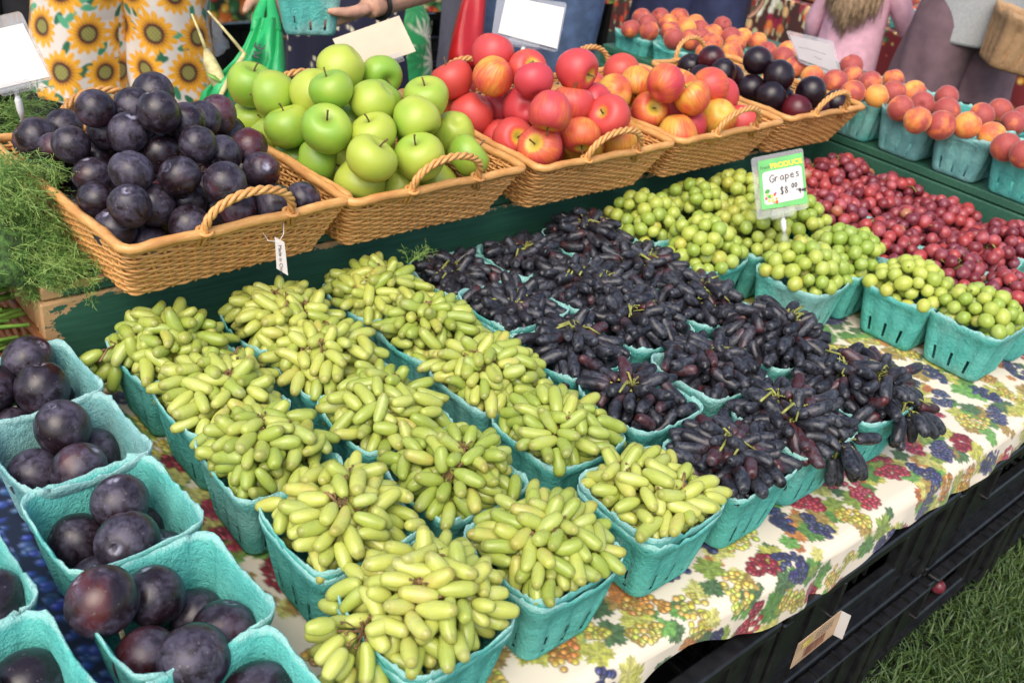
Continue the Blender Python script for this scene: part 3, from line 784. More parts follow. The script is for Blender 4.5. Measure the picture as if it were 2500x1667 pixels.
def bunch(kd, x, y, label, cat_group, seed, rimz=RIMZ, **kw):
    C, A, H = bunch_layout(kd, seed, **kw); rg = random.Random(seed)
    name = {'finger': 'finger_grape_bunch', 'black': 'black_grape_bunch', 'round': 'green_grape_bunch', 'red': 'red_grape_bunch'}[kd]
    t = thing(name, label, 'grapes', (x, y, rimz), 0, cat_group)
    tone = rg.random(); L = {'finger': .041, 'black': .048, 'round': .0266, 'red': .0266}[kd]
    mb = MB()
    for h in H:                                               # rachis and little pedicels
        p0 = Vector(h)+Vector((rg.uniform(-.004,.004), rg.uniform(-.004,.004), .006)); p3 = Vector((h[0]+rg.uniform(-.02,.02), h[1]+rg.uniform(-.02,.02), h[2]-.045))
        mb.tube([p0, p0.lerp(p3, .35)+Vector((rg.uniform(-.006,.006), rg.uniform(-.006,.006), 0)), p3], [.0017, .0020, .0024], 5)
        if kd != 'finger' or rg.random() < .5:
            q = Vector(h)+Vector((rg.uniform(-.035,.035), rg.uniform(-.035,.035), .004)); mb.tube([p0, p0.lerp(q, .5)+Vector((0,0,.007)), q], [.0019, .0017, .0013], 5)
        top = Vector(h)+Vector((0, 0, .006 if kd == 'finger' else .007))
        if kd in ('finger', 'black'):
            nb_ = 6; ln = .009 if kd == 'finger' else .012
            for j in range(nb_):
                az = j*2.4+rg.uniform(-.4, .4); e_ = Vector((math.cos(az), math.sin(az), rg.uniform(-.1, .55)))*ln*rg.uniform(.5, 1.15)
                mb.tube([top-Vector((0,0,.012)), top+e_*.4, top+e_], [.0011, .0009, .0008], 4); mb.tube([top+e_*.93, top+e_*1.12], [.0018, .0013], 5)
            if kd == 'black': mb.tube([top-Vector((0,0,.01)), top+Vector((.012*math.cos(tone*6), .012*math.sin(tone*6), .006)), top+Vector((.038*math.cos(tone*6+.4), .038*math.sin(tone*6+.4), .002))], [.0022, .0020, .0017], 5)
    for c, a in zip(C, A):
        e = Vector(c)+Vector(a)*L*.5
        h = min(H, key=lambda h: (Vector(h)-e).length)
        if (Vector(h)-e).length < .032:
            hv = Vector(h); k = (e-hv)*.15+hv+Vector((0, 0, -.004))
            mb.tube([e-Vector(a)*.001, e+Vector(a)*.004, k.lerp(e, .35), k], [.0014, .0008, .0008, .0011], 4, cap=False)
            mb.tube([e-Vector(a)*.0012, e+Vector(a)*.0012], [.0022, .0016], 5)
    mb.build('stem', MAT['stem_b' if kd == 'finger' else 'stem_g'], t, True)
    z = Vector((0, 0, 1))
    for k, (c, a) in enumerate(zip(C, A)):
        me = GM[kd][rg.randrange(len(GM[kd]))]
        o = bpy.data.objects.new('grape', me); COL.objects.link(o); o.parent = t
        q = z.rotation_difference(Vector(a)) @ Quaternion((0, 0, 1), rg.uniform(0, 6.28))
        o.location = c; o.rotation_mode = 'QUATERNION'; o.rotation_quaternion = q
        s_ = rg.uniform(.86, 1.09); o.scale = (s_, s_, s_*rg.uniform(.92, 1.06)); o.color = (tone, rg.random(), 0, 1)
    ALLB.append(t)
    return t
GX = [.466, .630, .806, .965, 1.120, 1.278]; GY = [1.108, .972, .835, .688, .527]
rown = ['back', 'second', 'middle', 'fourth', 'front']; coln = ['first', 'second', 'third', 'fourth', 'fifth', 'sixth']
gapz = TZ+.0035
for c in range(6):
    for r in range(5):
        kd = 'finger' if c < 3 else 'black'; kw = {} if c < 3 else dict(dome=.044 if c > 3 else .032, a=.060)
        x = GX[c]+rnd.uniform(-.004, .004); y = GY[r]+rnd.uniform(-.003, .003); z = gapz
        dbl = (c, r) in ((1, 4), (2, 4), (0, 3), (0, 4), (3, 1))
        if dbl:
            pulp(x, y, f'lower of two nested pulp baskets, {rown[r]} row, {coln[c]} column from the plums', 'nested pulp baskets'); z += .011
        if (c, r) == (0, 4): kw = dict(spill=[(-.075, .01, 22)], dome=.058)
        if (c, r) == (5, 4): kw = dict(spill=[(.07, -.02, 16), (.03, -.07, 10)], dome=.055)
        if (c, r) == (4, 4): kw = dict(spill=[(.02, -.068, 9)], dome=.05)
        if (c, r) == (5, 3): kw = dict(dome=.060)
        if (c, r) == (0, 0): kw = dict(spill=[(-.07, .03, 8)])
        if (c, r) == (3, 3): kw = dict(hubs=[(-.012, .01)], fill=.55, dome=.03)
        if (c, r) == (3, 4): kw = dict(dome=.03)
        if (c, r) in ((3, 1), (3, 0), (4, 0)): kw = dict(dome=.022, a=.056)
        if (c, r) in ((3, 2), (5, 1), (4, 3)): kw = dict(dome=.032)
        if (c, r) == (2, 4): kw = dict(hubs=[(.012, -.03), (-.01, .03)], dome=.03)
        if (c, r) == (1, 4): kw = dict(dome=.035)
        gname = 'pale green finger grapes' if kd == 'finger' else 'long black grapes'
        extra = ', spilling over' if kw.get('spill') else ''
        pulp(x, y, f'turquoise pulp basket of {gname}, {rown[r]} row, {coln[c]} grape column from the plums', 'turquoise baskets of finger grapes', z)
        bunch(kd, x, y, f'{gname} in the {rown[r]} row, {coln[c]} column from the plums{extra}', 'bunches of finger grapes in pulp baskets', 100+c*10+r, rimz=z+.103, **kw)
RG = [(1.43,1.108,0,0),(1.578,1.108,0,1),(1.722,1.105,0,2),(1.44,.968,1,0),(1.588,.966,1,1),(1.734,.962,1,2),(1.552,.812,2,0),(1.70,.815,2,1),(1.712,.676,3,0),(1.726,.548,4,0)]
for x, y, r, k in RG:
    pl = {0: 'left', 1: 'middle', 2: 'right'}[k]
    lab = {3: 'second from the front', 4: 'nearest the front'}.get(r, f'{rown[r]} row, {pl}')
    pulp(x, y, f'turquoise pulp basket of round green grapes, {lab}', 'turquoise baskets of round green grapes')
    bunch('round', x, y, f'round green grapes heaped in a pulp basket, {lab}', 'bunches of round green grapes', 300+r*10+k, dome=.070 if r < 3 else .056)
RD = [(1.868,1.105,0,0),(2.012,1.105,0,1),(2.142,1.10,0,2),(1.88,.965,1,0),(2.02,.965,1,1),(2.146,.963,1,2),(1.846,.818,2,0),(1.99,.822,2,1),(2.13,.825,2,2),(1.858,.68,3,0),(2.0,.682,3,1),(2.14,.685,3,2),(1.872,.545,4,0)]
for x, y, r, k in RD:
    pl = {0: 'left', 1: 'middle', 2: 'right'}[k]
    if proj((x, y, RIMZ))[0] > 2620: continue
    pulp(x, y, f'turquoise pulp basket of red grapes, {rown[r]} row, {pl}', 'turquoise baskets of red grapes')
    bunch('red', x, y, f'red grapes heaped in a pulp basket, {rown[r]} row, {pl}', 'bunches of red grapes', 400+r*10+k, dome=.05)
# one red grape that fell into the lower crate's handle opening
lg = link('loose_grape', GM['red'][0], None, None, at(1660+1763/2.8, 1107+908/2.8, 1.60)); tag(lg, 'single red grape lodged in the black crate', 'grape')
lg.location = Vector((1.599, .384, .043))

# ------------------------------------------------------------------ wicker display baskets
def wicker_parts(tx, ty, bx, by, h, pitch=.0185, rrad=.0030, rows=15):
    out = []
    def outline(t, N):
        a, b = bx+(tx-bx)*t, by+(ty-by)*t; c = .015
        segs = []; L = [2*(b-c), PI/2*c, 2*(a-c), PI/2*c]*2; tot = sum(L)
        pts = []
        for k in range(N):
            s_ = tot*k/N; i = 0
            while s_ > L[i]: s_ -= L[i]; i += 1
            q = i//2; loc = s_
            h1, h2 = (a, b) if q % 2 == 0 else (b, a)
            ca, sa = [(1,0),(0,1),(-1,0),(0,-1)][q]
            if i % 2 == 0: x, y, nx, ny = h1, -(h2-c)+loc, 1, 0
            else:
                an = loc/c; x, y, nx, ny = h1-c+c*math.cos(an), h2-c+c*math.sin(an), math.cos(an), math.sin(an)
            pts.append((x*ca-y*sa, x*sa+y*ca, nx*ca-ny*sa, nx*sa+ny*ca))
        return pts
    per = 4*(tx+ty)*.95; ns = int(per/pitch)//2*2+1
    sub = 4; N = ns*sub
    rg = random.Random(5)
    for r in range(rows):
        t = (r+.6)/(rows+.4); o = outline(t, N); A = .0022; path = []
        j1 = rg.uniform(-.0006, .0006)
        for k, (x, y, nx, ny) in enumerate(o):
            off = A*math.cos(PI*k/sub+PI*r); path.append((x+nx*off, y+ny*off, h*t+j1+.0008*math.sin(k*.11+r)))
        out.append(('wicker_strand', MB().tube(path, rrad*rg.uniform(.88, 1.1), 5, closed=True).mesh('wicker_strand', True)))
    st = MB(); lo = outline(0, ns); hi = outline(1.0, ns)
    for k in range(ns): st.tube([(lo[k][0], lo[k][1], 0), (hi[k][0], hi[k][1], h)], .0026, 4, cap=False)
    out.append(('stake_frame', st.mesh('stake_frame')))
    o = outline(1.03, 160); path = []; rad = []
    for k, (x, y, nx, ny) in enumerate(o):
        path.append((x+nx*.002, y+ny*.002, h+.004+.0012*math.sin(k*.5))); rad.append(.0072*(1+.05*math.sin(k*1.3)+(.10 if k % 9 == 0 else 0)))
    out.append(('rim', MB().tube(path, rad, 7, closed=True).mesh('rim', True)))
    bs = MB(); n = 26
    for k in range(n): bs.tube([(-bx+.01, -by+.012+(2*by-.024)*k/(n-1), .004), (bx-.01, -by+.012+(2*by-.024)*k/(n-1), .004)], .0058, 5)
    out.append(('base', bs.mesh('base', True)))
    W = .066; Hh = .052; m = 44; strands = []
    for s_ in range(3):
        path = []
        for k in range(m+1):
            t = k/m; a = PI*t; ph = t*2*PI*4.5+s_*2*PI/3; rr = .0036
            cx_, cz = -W*math.cos(a), Hh*math.sin(a)**.8
            nx, nz_ = -math.cos(a), math.sin(a)
            path.append((cx_+nx*rr*math.cos(ph), rr*math.sin(ph), cz+nz_*rr*math.cos(ph)))
        path = [(path[0][0]-.004, path[0][1], -.022)]+path+[(path[-1][0]+.004, path[-1][1], -.022)]
        strands.append(MB().tube(path, .0033, 5).mesh('twisted_strand', True))
    for sx in (-1, 1): strands.append(MB().tube([(sx*W+.010*math.cos(a), .010*math.sin(a), .001) for a in np.linspace(0, 2*PI, 13)[:-1]], .003, 5, closed=True).mesh('binding', True))
    out.append(('handle', strands, (0, -ty-.004, h+.006), .28)); out.append(('handle', strands, (0, ty+.004, h+.006), -.20))
    return out
WP = wicker_parts(.172, .208, .146, .157, .094, .021, .00225, 17)
def wicker(x, y, z, label, rz=0, sx=1, sy=1, parts=WP, mat='wicker', group='honey wicker baskets of fruit on the riser'):
    t = thing('wicker_basket', label, 'basket', (x, y, z), rz, group); t.scale = (sx, sy, 1)
    for p in parts:
        if p[0] == 'handle':
            o = bpy.data.objects.new('handle', None); COL.objects.link(o); o.parent = t; o.location = p[2]; o.rotation_euler = (p[3], 0, 0); o.empty_display_size = .02
            for me_ in p[1]: link(me_.name.split('.')[0], me_, MAT[mat], o)
            continue
        o = link(p[0], p[1], MAT[mat], t)
        if p[0] == 'stake_frame': kind(o, 'stuff')
    return t
WB = RISZ+.0045
wicker(.566, 1.318, WB, 'leftmost wicker basket, heaped with dusty purple plums and hung with a tag', math.radians(4))
wicker(.915, 1.322, WB, 'wicker basket heaped with green apples', math.radians(1))
wicker(1.291, 1.314, WB, 'wicker basket heaped with red apples', 0)
wicker(1.658, 1.318, WB, 'wicker basket of yellow and red apples beside the black plums', math.radians(.5), .98)
wicker(2.018, 1.322, WB, 'smallest wicker basket, holding glossy black plums next to the peaches', math.radians(-2), .84)

# ------------------------------------------------------------------ tree fruit
def fruit_mesh(name, fn_r, asp, seed, n=28, m=20, taper=0, lob=0, crease=0):
    rg = random.Random(seed); mb = MB(); prof = []
    for i in range(m+1):
        ph = PI*i/m; rr = fn_r(ph)
        x = rr*math.sin(ph)*(1+taper*math.cos(ph)); z = rr*math.cos(ph)*asp
        prof.append((x if 0 < i < m else 0, z))
    p0 = rg.uniform(0, 6.28)
    def fn(q, a):
        t = q[2]; f = 1+lob*math.cos(5*a+p0)*(.4-.6*min(1, max(-1, t)))+.015*math.sin(2*a+p0)+.01*math.sin(3*a-p0)
        d = (a+PI) % (2*PI)-PI
        f -= crease*math.exp(-(d/.16)**2)
        return (q[0]*f, q[1]*f, t+.015*math.cos(a+p0)*(1-abs(t)))
    mb.lathe(prof, n, fn); me = fixn(mb.mesh(name, True)); return me
g_ = lambda x, s_: math.exp(-(x/s_)**2)
APP = [fruit_mesh('apple', lambda p: 1.02-.40*g_(p, .40)-.22*g_(PI-p, .36), .92+.04*k, k, taper=.08+.02*k, lob=.022) for k in range(4)]
PLM = [fruit_mesh('plum', lambda p: 1.0-.13*g_(p, .22)-.03*g_(PI-p, .2), .97+.05*k, 10+k, crease=.055+.012*k) for k in range(3)]
PCH = [fruit_mesh('peach', lambda p: 1.0-.24*g_(p, .26)+.04*g_(PI-p, .2), .95+.03*k, 20+k, crease=.075) for k in range(3)]
APS = {}
def scaled(lst, R, mat, nm):
    out = []
    for me in lst:
        c = me.copy(); c.transform(Matrix.Scale(R, 4)); c.materials.clear(); c.materials.append(mat); c.name = nm; out.append(c)
    return out
st = MB(); st.tube([(0,0,.55), (.02,.01,.80), (.07,.03,1.02), (.10,.04,1.06)], [.045, .035, .04, .055], 6)
def fruit_kind(nm, lst, R, mat, stem): return dict(name=nm, meshes=scaled(lst, R, mat, nm), R=R, stem=(lambda m_: (m_.transform(Matrix.Scale(R, 4)), m_.materials.append(MAT['twig']), m_)[2])(st.mesh('stem', True)) if stem else None)
FK = dict(plum=fruit_kind('plum', PLM, .0276, MAT['plum'], False), bigplum=fruit_kind('plum', PLM, .0318, MAT['plum'], False), dplum=fruit_kind('plum', PLM, .0330, MAT['dplum'], False),
          gapple=fruit_kind('apple', APP, .0374, MAT['gapple'], True), rapple=fruit_kind('apple', APP, .0374, MAT['rapple'], True),
          peach=fruit_kind('peach', PCH, .0300, MAT['peach'], False))
def fruit(kd, p, label, cat, group, tone, rot=None, hidden=False):
    K = FK[kd]; me = K['meshes'][rnd.randrange(len(K['meshes']))]
    o = link(K['name'], me, None, None, p)
    if rot is None:
        tilt = rnd.uniform(.2, 1.15) if rnd.random() < .62 else rnd.uniform(1.4, 2.9)
        az = rnd.uniform(0, 6.28); ax = Vector((math.cos(az), math.sin(az), 0)); q = Quaternion(ax, tilt) @ Quaternion((0,0,1), rnd.uniform(0, 6.28))
    else: q = rot
    o.rotation_mode = 'QUATERNION'; o.rotation_quaternion = q; s_ = rnd.uniform(.93, 1.08); o.scale = (s_*rnd.uniform(.96, 1.03), s_, s_*rnd.uniform(.94, 1.06))
    o.color = (tone, rnd.random(), 0, 1); tag(o, label, cat, group)
    if K['stem'] is not None and not hidden:
        link('stem', K['stem'], None, o)
    return o
def rows_labels(pts, phrase, per=6):
    """names each by its row from the front and its place from the left, as seen from the front of the stall"""
    idx = sorted(range(len(pts)), key=lambda i: -proj(pts[i][:3])[1]); lab = [None]*len(pts)
    for r in range(0, len(idx), per):
        for k, i in enumerate(sorted(idx[r:r+per], key=lambda i: proj(pts[i][:3])[0])):
            lab[i] = f'{phrase}, {ORD[r//per]} row from front, {ORD[k]} from left'
    return lab
HEAPS = {
 'plum': [(0.466,1.322,0.774), (0.528,1.259,0.783), (0.564,1.361,0.775), (0.52,1.324,0.77), (0.467,1.46,0.703), (0.489,1.347,0.733), (0.493,1.283,0.749), (0.612,1.309,0.747), (0.573,1.275,0.759), (0.596,1.35,0.716), (0.559,1.209,0.751), (0.682,1.364,0.699), (0.653,1.242,0.724), (0.432,1.329,0.725), (0.521,1.435,0.679), (0.538,1.33,0.719), (0.476,1.366,0.685), (0.526,1.382,0.684), (0.535,1.273,0.718), (0.602,1.226,0.723), (0.439,1.407,0.659), (0.442,1.287,0.694), (0.462,1.2,0.729), (0.516,1.174,0.724), (0.568,1.148,0.717), (0.641,1.184,0.71), (0.42,1.433,0.701), (0.428,1.488,0.676), (0.427,1.376,0.701), (0.446,1.424,0.606), (0.443,1.355,0.617), (0.441,1.158,0.701), (0.483,1.187,0.683), (0.536,1.196,0.678), (0.591,1.16,0.671), (0.667,1.232,0.655), (0.655,1.183,0.636), (0.694,1.16,0.665), (0.643,1.146,0.672), (0.432,1.19,0.658), (0.474,1.176,0.631), (0.515,1.148,0.665), (0.428,1.237,0.68), (0.501,1.22,0.644), (0.654,1.343,0.739), (0.576,1.205,0.644)],
 'gapple': [(0.781,1.4,0.741), (0.812,1.279,0.782), (0.788,1.483,0.668), (0.787,1.414,0.67), (0.77,1.332,0.71), (0.778,1.235,0.737), (0.794,1.347,0.644), (0.787,1.273,0.672), (0.812,1.188,0.666), (0.963,1.364,0.768), (0.927,1.305,0.747), (0.969,1.241,0.765), (0.915,1.195,0.752), (0.865,1.306,0.712), (0.841,1.201,0.734), (1.021,1.227,0.706), (0.799,1.144,0.72), (0.89,1.144,0.709), (1.001,1.16,0.691), (0.88,1.181,0.648), (0.886,1.368,0.786), (0.876,1.257,0.763), (0.952,1.176,0.642), (0.824,1.345,0.756), (0.776,1.471,0.735)],
 'rapple': [(1.211,1.366,0.785), (1.169,1.31,0.766), (1.198,1.233,0.777), (1.306,1.239,0.788), (1.142,1.391,0.737), (1.226,1.476,0.692), (1.18,1.421,0.684), (1.163,1.347,0.685), (1.235,1.349,0.69), (1.215,1.267,0.716), (1.161,1.145,0.754), (1.272,1.203,0.736), (1.343,1.214,0.731), (1.438,1.252,0.728), (1.312,1.144,0.727), (1.244,1.144,0.703), (1.163,1.231,0.675), (1.194,1.292,0.651), (1.164,1.16,0.684), (1.295,1.179,0.666), (1.362,1.152,0.676), (1.438,1.323,0.716), (1.241,1.301,0.774), (1.407,1.174,0.627)],
 'yapple': [(1.569,1.359,0.73), (1.545,1.291,0.728), (1.519,1.198,0.755), (1.53,1.233,0.689), (1.58,1.171,0.728), (1.614,1.234,0.734), (1.685,1.214,0.731), (1.75,1.222,0.701), (1.67,1.162,0.684), (1.606,1.183,0.662), (1.538,1.158,0.664), (1.762,1.164,0.658), (1.653,1.253,0.676)],
 'dplum': [(1.955,1.293,0.743), (1.961,1.231,0.726), (1.925,1.272,0.689), (1.974,1.368,0.681), (1.989,1.227,0.667), (1.969,1.291,0.646), (1.958,1.477,0.672), (1.961,1.425,0.71), (1.914,1.407,0.67), (1.914,1.35,0.7), (2,1.164,0.706), (2.043,1.169,0.657), (2.11,1.156,0.672), (1.914,1.208,0.689), (1.946,1.156,0.671)]}
HP = dict(plum=('plum in the leftmost wicker basket', 'plum', 'plums in the leftmost wicker basket', .566, .15),
          gapple=('green apple in its wicker basket', 'apple', 'green apples', .915, .15), rapple=('red apple in the red apple basket', 'apple', 'red apples', 1.291, .15),
          yapple=('yellow-red apple beside the black plums', 'apple', 'yellow and red apples', 1.658, .14), dplum=('black plum in the smallest wicker basket', 'plum', 'black plums', 2.018, .12))
for hk, pts in HEAPS.items():
    phrase, cat, grp, xc, hw = HP[hk]; kd = 'rapple' if hk == 'yapple' else hk; R = FK[kd]['R']
    lab = rows_labels(pts, phrase)
    for p, l in zip(pts, lab):
        tone = {'plum': rnd.random()**2, 'gapple': rnd.random(), 'rapple': rnd.uniform(.62, 1.05), 'yapple': rnd.uniform(.34, .85), 'dplum': rnd.random()**3}[hk]
        if hk == 'rapple' and rnd.random() < .2: tone = rnd.uniform(.35, .5)
        fruit(kd, p[:3], l, cat, grp, tone)
    have = [Vector(p[:3]) for p in pts]; under = []                  # those underneath that hold the heap up
    for lay in range(2):
        for i in range(9):
            for j in range(9):
                x = xc-hw+R*.9+(i+.5*(j % 2)+.3*lay)*2.0*R; y = 1.178+R*.6+(j+.5*lay)*1.78*R; z = RISZ+.012+R+lay*1.62*R
                if x < xc-hw+R*1.12 or x > xc+hw-R*1.12 or y < 1.172+R*1.1 or y > 1.466-R*1.1: continue
                p = Vector((x, y, z))
                if any((p-q).length < 1.86*R for q in have): continue
                if lay and not any(q.z > z+.1*R and (q.xy-p.xy).length < 2.2*R for q in have): continue
                have.append(p); under.append(p)
    for p, l in zip(under, rows_labels(under, 'half hidden '+phrase)): fruit(kd, p, l, cat, grp, rnd.random(), hidden=True)
def px_fruits(kd, L, s, x0, y0, R, phrase, cat, grp, zmin, tone, per=6, zfix=None):
    pts = []
    for a, b, r in L:
        px, py = x0+a/s, y0+b/s
        p = at(px, py, FPX*R/(r/s)) if zfix is None else atz(px, py, zfix+rnd.uniform(-.004, .004))
        if p.z < zmin: p = atz(px, py, zmin)
        pts.append(p)
    for it in range(60):                                       # keep neighbours from sinking into each other
        for i in range(len(pts)):
            for j in range(i):
                d = pts[i]-pts[j]; o_ = 1.9*R-d.length
                if o_ > 0: d.normalize(); pts[i] = pts[i]+d*o_*.3; pts[j] = pts[j]-d*o_*.3
        pts = [Vector((p.x, p.y, max(p.z, zmin))) for p in pts]
    lab = rows_labels(pts, phrase, per)
    for p, l in zip(pts, lab): fruit(kd, p, l, cat, grp, tone())
    return pts
# plums in pulp baskets at the left
PB = [(.276, 1.105, 'plum basket nearest the riser', [(165,970,.500),(290,1160,.488),(40,1160,.478),(480,1130,.455),(500,1270,.450),(150,1330,.452)], 550),
      (.277, .962, 'second plum basket from the riser', [(400,1440,.505),(205,1690,.480),(555,1700,.478),(730,1610,.452),(760,1710,.448)], 550),
      (.272, .822, 'third plum basket from the riser', [(835,370,.492),(875,615,.496),(1090,390,.456),(570,600,.458),(1160,600,.452),(650,810,.452)], 1107),
      (.272, .668, 'fourth plum basket from the riser', [(760,1010,.515),(1200,1060,.470),(1610,1130,.468),(960,1360,.470),(1365,1460,.500),(1430,960,.455)], 1107),
      (.262, .520, 'plum basket cut by the bottom edge', [(1790,1560,.470)], 1107)]
def box_plums(L, y0, phrase, x, y):
    R = .0318; pts = []
    for a, b, z in L: pts.append(atz(a/2.8, y0+b/2.8, z))
    for it in range(80):
        for i in range(len(pts)):
            for j in range(i):
                d = pts[i]-pts[j]; o_ = 1.9*R-d.length
                if o_ > 0: d.normalize(); pts[i] = pts[i]+d*o_*.3; pts[j] = pts[j]-d*o_*.3
        for i, p in enumerate(pts):
            w_ = .0545+.017*min(1, max(0, (p.z-TZ)/.105))-R*.90 if p.z < .49 else .06
            pts[i] = Vector((min(max(p.x, x-w_), x+w_), min(max(p.y, y-w_), y+w_), max(p.z, TZ+.012+R)))
    for p, l in zip(pts, rows_labels(pts, phrase, 6)): fruit('bigplum', p, l, 'plum', 'plums in pulp baskets', rnd.random()**3)
for x, y, ph, L, y0 in PB:
    pulp(x, y, f'turquoise pulp basket, {ph}', 'turquoise baskets of plums', TZ+.0075, old=(y > 1.1 or .9 < y < 1.0), rz=.05, s=1.06)
    box_plums(L, y0, f'purple plum, {ph}', x, y)
pulp(.095, .80, 'turquoise pulp basket half out of frame at the left edge', 'turquoise baskets of plums', TZ+.0075, rz=.06, s=1.06)
box_plums([(-60,760,.47),(-90,960,.48)], 1107, 'purple plum in the basket at the left edge', .095, .80)
pulp(.100, .652, 'turquoise pulp basket in the bottom left corner of the photo', 'turquoise baskets of plums', TZ+.0075, rz=.06, s=1.06)
box_plums([(250,1370,.48),(40,1560,.485)], 1107, 'purple plum in the bottom left corner basket', .10, .652)
# peaches on the right riser
YP = [(1.168, 'first'), (1.030, 'second'), (.888, 'third'), (.748, 'fourth')]
for y, o_ in YP:
    pulp(2.275, y, f'pulp basket of peaches on the right riser, {o_} from the black plums', 'pulp baskets of peaches on the right riser', RISZ+.002, old=o_ in ('second', 'third'))
for y, o_ in YP[:3]:
    pulp(2.422, y+.02, f'pulp basket of peaches behind the {o_} one on the right riser', 'pulp baskets of peaches on the right riser', RISZ+.002)
pk = lambda: rnd.uniform(.35, 1.1)
px_fruits('peach', [(715,890,130),(940,925,110),(880,800,80),(1100,770,115),(1130,900,80),(1260,900,75),(1170,1040,125),(1395,1010,125),(1610,930,110),(1590,1060,85),(695,640,85),(710,740,95),(330,740,100),(540,790,90),(160,650,85)],
          3.92, 1900, 0, .0300, 'peach on the right riser, near the black plums', 'peach', 'peaches on the right riser', RISZ+.105, pk, per=5, zfix=RISZ+.118)
px_fruits('peach', [(1845,330,85),(1985,340,88),(2115,385,92),(2080,270,75),(2195,240,82),(2280,320,84),(2250,475,80),(2340,510,70),(2350,290,80),(1680,300,70)],
          2.613, 1600, 180, .0300, 'peach on the right riser, toward the right edge', 'peach', 'peaches on the right riser', RISZ+.105, pk, per=5, zfix=RISZ+.118)
# lower stand behind with more peaches
r3 = thing('display_stand', 'low green painted stand behind the wicker baskets holding peaches', 'riser', (0,0,0)); SZ = .515
for k in range(3): board('top_board', (2.21+.1+.2*k, 1.70, SZ-.01), (.197, .86, .02), r3)
board('front_board', (2.222, 1.70, (TZ+SZ-.021)/2), (.02, .86, SZ-TZ-.024), r3); board('end_board', (2.52, 2.12, (TZ+SZ-.021)/2), (.57, .02, SZ-TZ-.024), r3)
for x, y, l in [(2.30,1.93,'leftmost'), (2.31,1.785,'second from left'), (2.32,1.64,'third from left'), (2.33,1.495,'rightmost'), (2.455,1.90,'behind the leftmost'), (2.46,1.755,'behind the second'), (2.47,1.61,'behind the third')]:
    pulp(x, y, f'turquoise pulp basket of peaches on the low stand, {l}', 'pulp baskets of peaches on the low stand', SZ+.002)
px_fruits('peach', [(660,190,90),(700,235,95),(830,175,80),(910,235,95),(1010,170,95),(720,300,90),(930,305,105),(960,375,90),(1080,275,80),(1165,235,75),(1120,385,105),(1200,285,80),(1225,370,80),(1330,335,90),(1325,430,95),(1425,250,90),(1500,370,85),(1550,430,100),(1520,515,110),(1265,510,80),(550,280,80),(1620,370,75),(1757,400,100),(1880,510,75),(1980,540,85),(2050,500,75)],
          3.92, 1400, 0, .0290, 'peach on the low stand behind', 'peach', 'peaches on the low stand', SZ+.100, pk, per=6, zfix=SZ+.128)

# ------------------------------------------------------------------ dill and the herb basket at the left
def inpoly(x, y, P):
    r = False; j = len(P)-1
    for i in range(len(P)):
        if (P[i][1] > y) != (P[j][1] > y) and x < (P[j][0]-P[i][0])*(y-P[i][1])/(P[j][1]-P[i][1])+P[i][0]: r = not r
        j = i
    return r
def ribbon(V, F, path, w0, w1, rg):
    o = len(V); side = Vector((rg.uniform(-1,1), rg.uniform(-1,1), rg.uniform(-1,1)))
    for i, p in enumerate(path):
        t = (path[min(i+1, len(path)-1)]-path[max(i-1, 0)]); s_ = t.cross(side)
        s_ = s_.normalized()*(w0+(w1-w0)*i/(len(path)-1))*.5 if s_.length > 1e-9 else Vector((.0004,0,0))
        V += [tuple(p-s_), tuple(p+s_)]
    for i in range(len(path)-1): F.append((o+2*i, o+2*i+1, o+2*i+3, o+2*i+2))
def frond(V, F, p, d, L, rg):
    """one feathery dill leaf: a stem, side branches and thread-like leaflets"""
    up = Vector((0,0,1)); pts = [p]; dd = d.normalized(); m = 7
    for k in range(m):
        dd = (dd+Vector((rg.gauss(0,.10), rg.gauss(0,.10), rg.gauss(-.05,.08)))).normalized(); pts.append(pts[-1]+dd*L/m)
    ribbon(V, F, pts, .0012, .0006, rg)
    for k in range(1, m+1):
        t = (pts[k]-pts[k-1]).normalized()
        for sd in (-1, 1):
            s_ = t.cross(up+Vector((rg.gauss(0,.6), rg.gauss(0,.6), rg.gauss(0,.3)))).normalized()*sd
            b = (t*.75+s_*.8+Vector((rg.gauss(0,.2), rg.gauss(0,.2), rg.gauss(0,.2)))).normalized(); bl = L*.30*(1-.45*k/m)*rg.uniform(.7,1.2)
            q = [pts[k], pts[k]+b*bl*.5, pts[k]+b*bl+t*bl*.15]; ribbon(V, F, q, .0007, .0005, rg)
            for j in range(5):
                a = q[0].lerp(q[2], .25+.17*j); e = (b*.7+Vector((rg.gauss(0,.6), rg.gauss(0,.6), rg.gauss(0,.6)))).normalized()*bl*rg.uniform(.25,.5)
                ribbon(V, F, [a, a+e*.5, a+e+Vector((0,0,-.001))], .0007, .0004, rg)
def m_dill():
    t = NT('dill_leaf'); o = t.obj(); c = t.mix(t.step(t.noise(70, o, 2), .35, .65), (.10,.21,.035), (.26,.38,.09)); return t.fin(c, .6)
DILL = m_dill()
POLY = [(-40,395),(40,380),(135,385),(140,470),(112,505),(150,575),(205,640),(245,668),(170,690),(105,700),(84,728),(60,728),(20,680),(-40,680)]
bands = [('dill heap against the left side of the plum basket, upper bunch', 375, 520), ('dill heap against the plum basket, middle bunch', 520, 610), ('dill drooping over the chipped end of the green riser', 610, 820)]
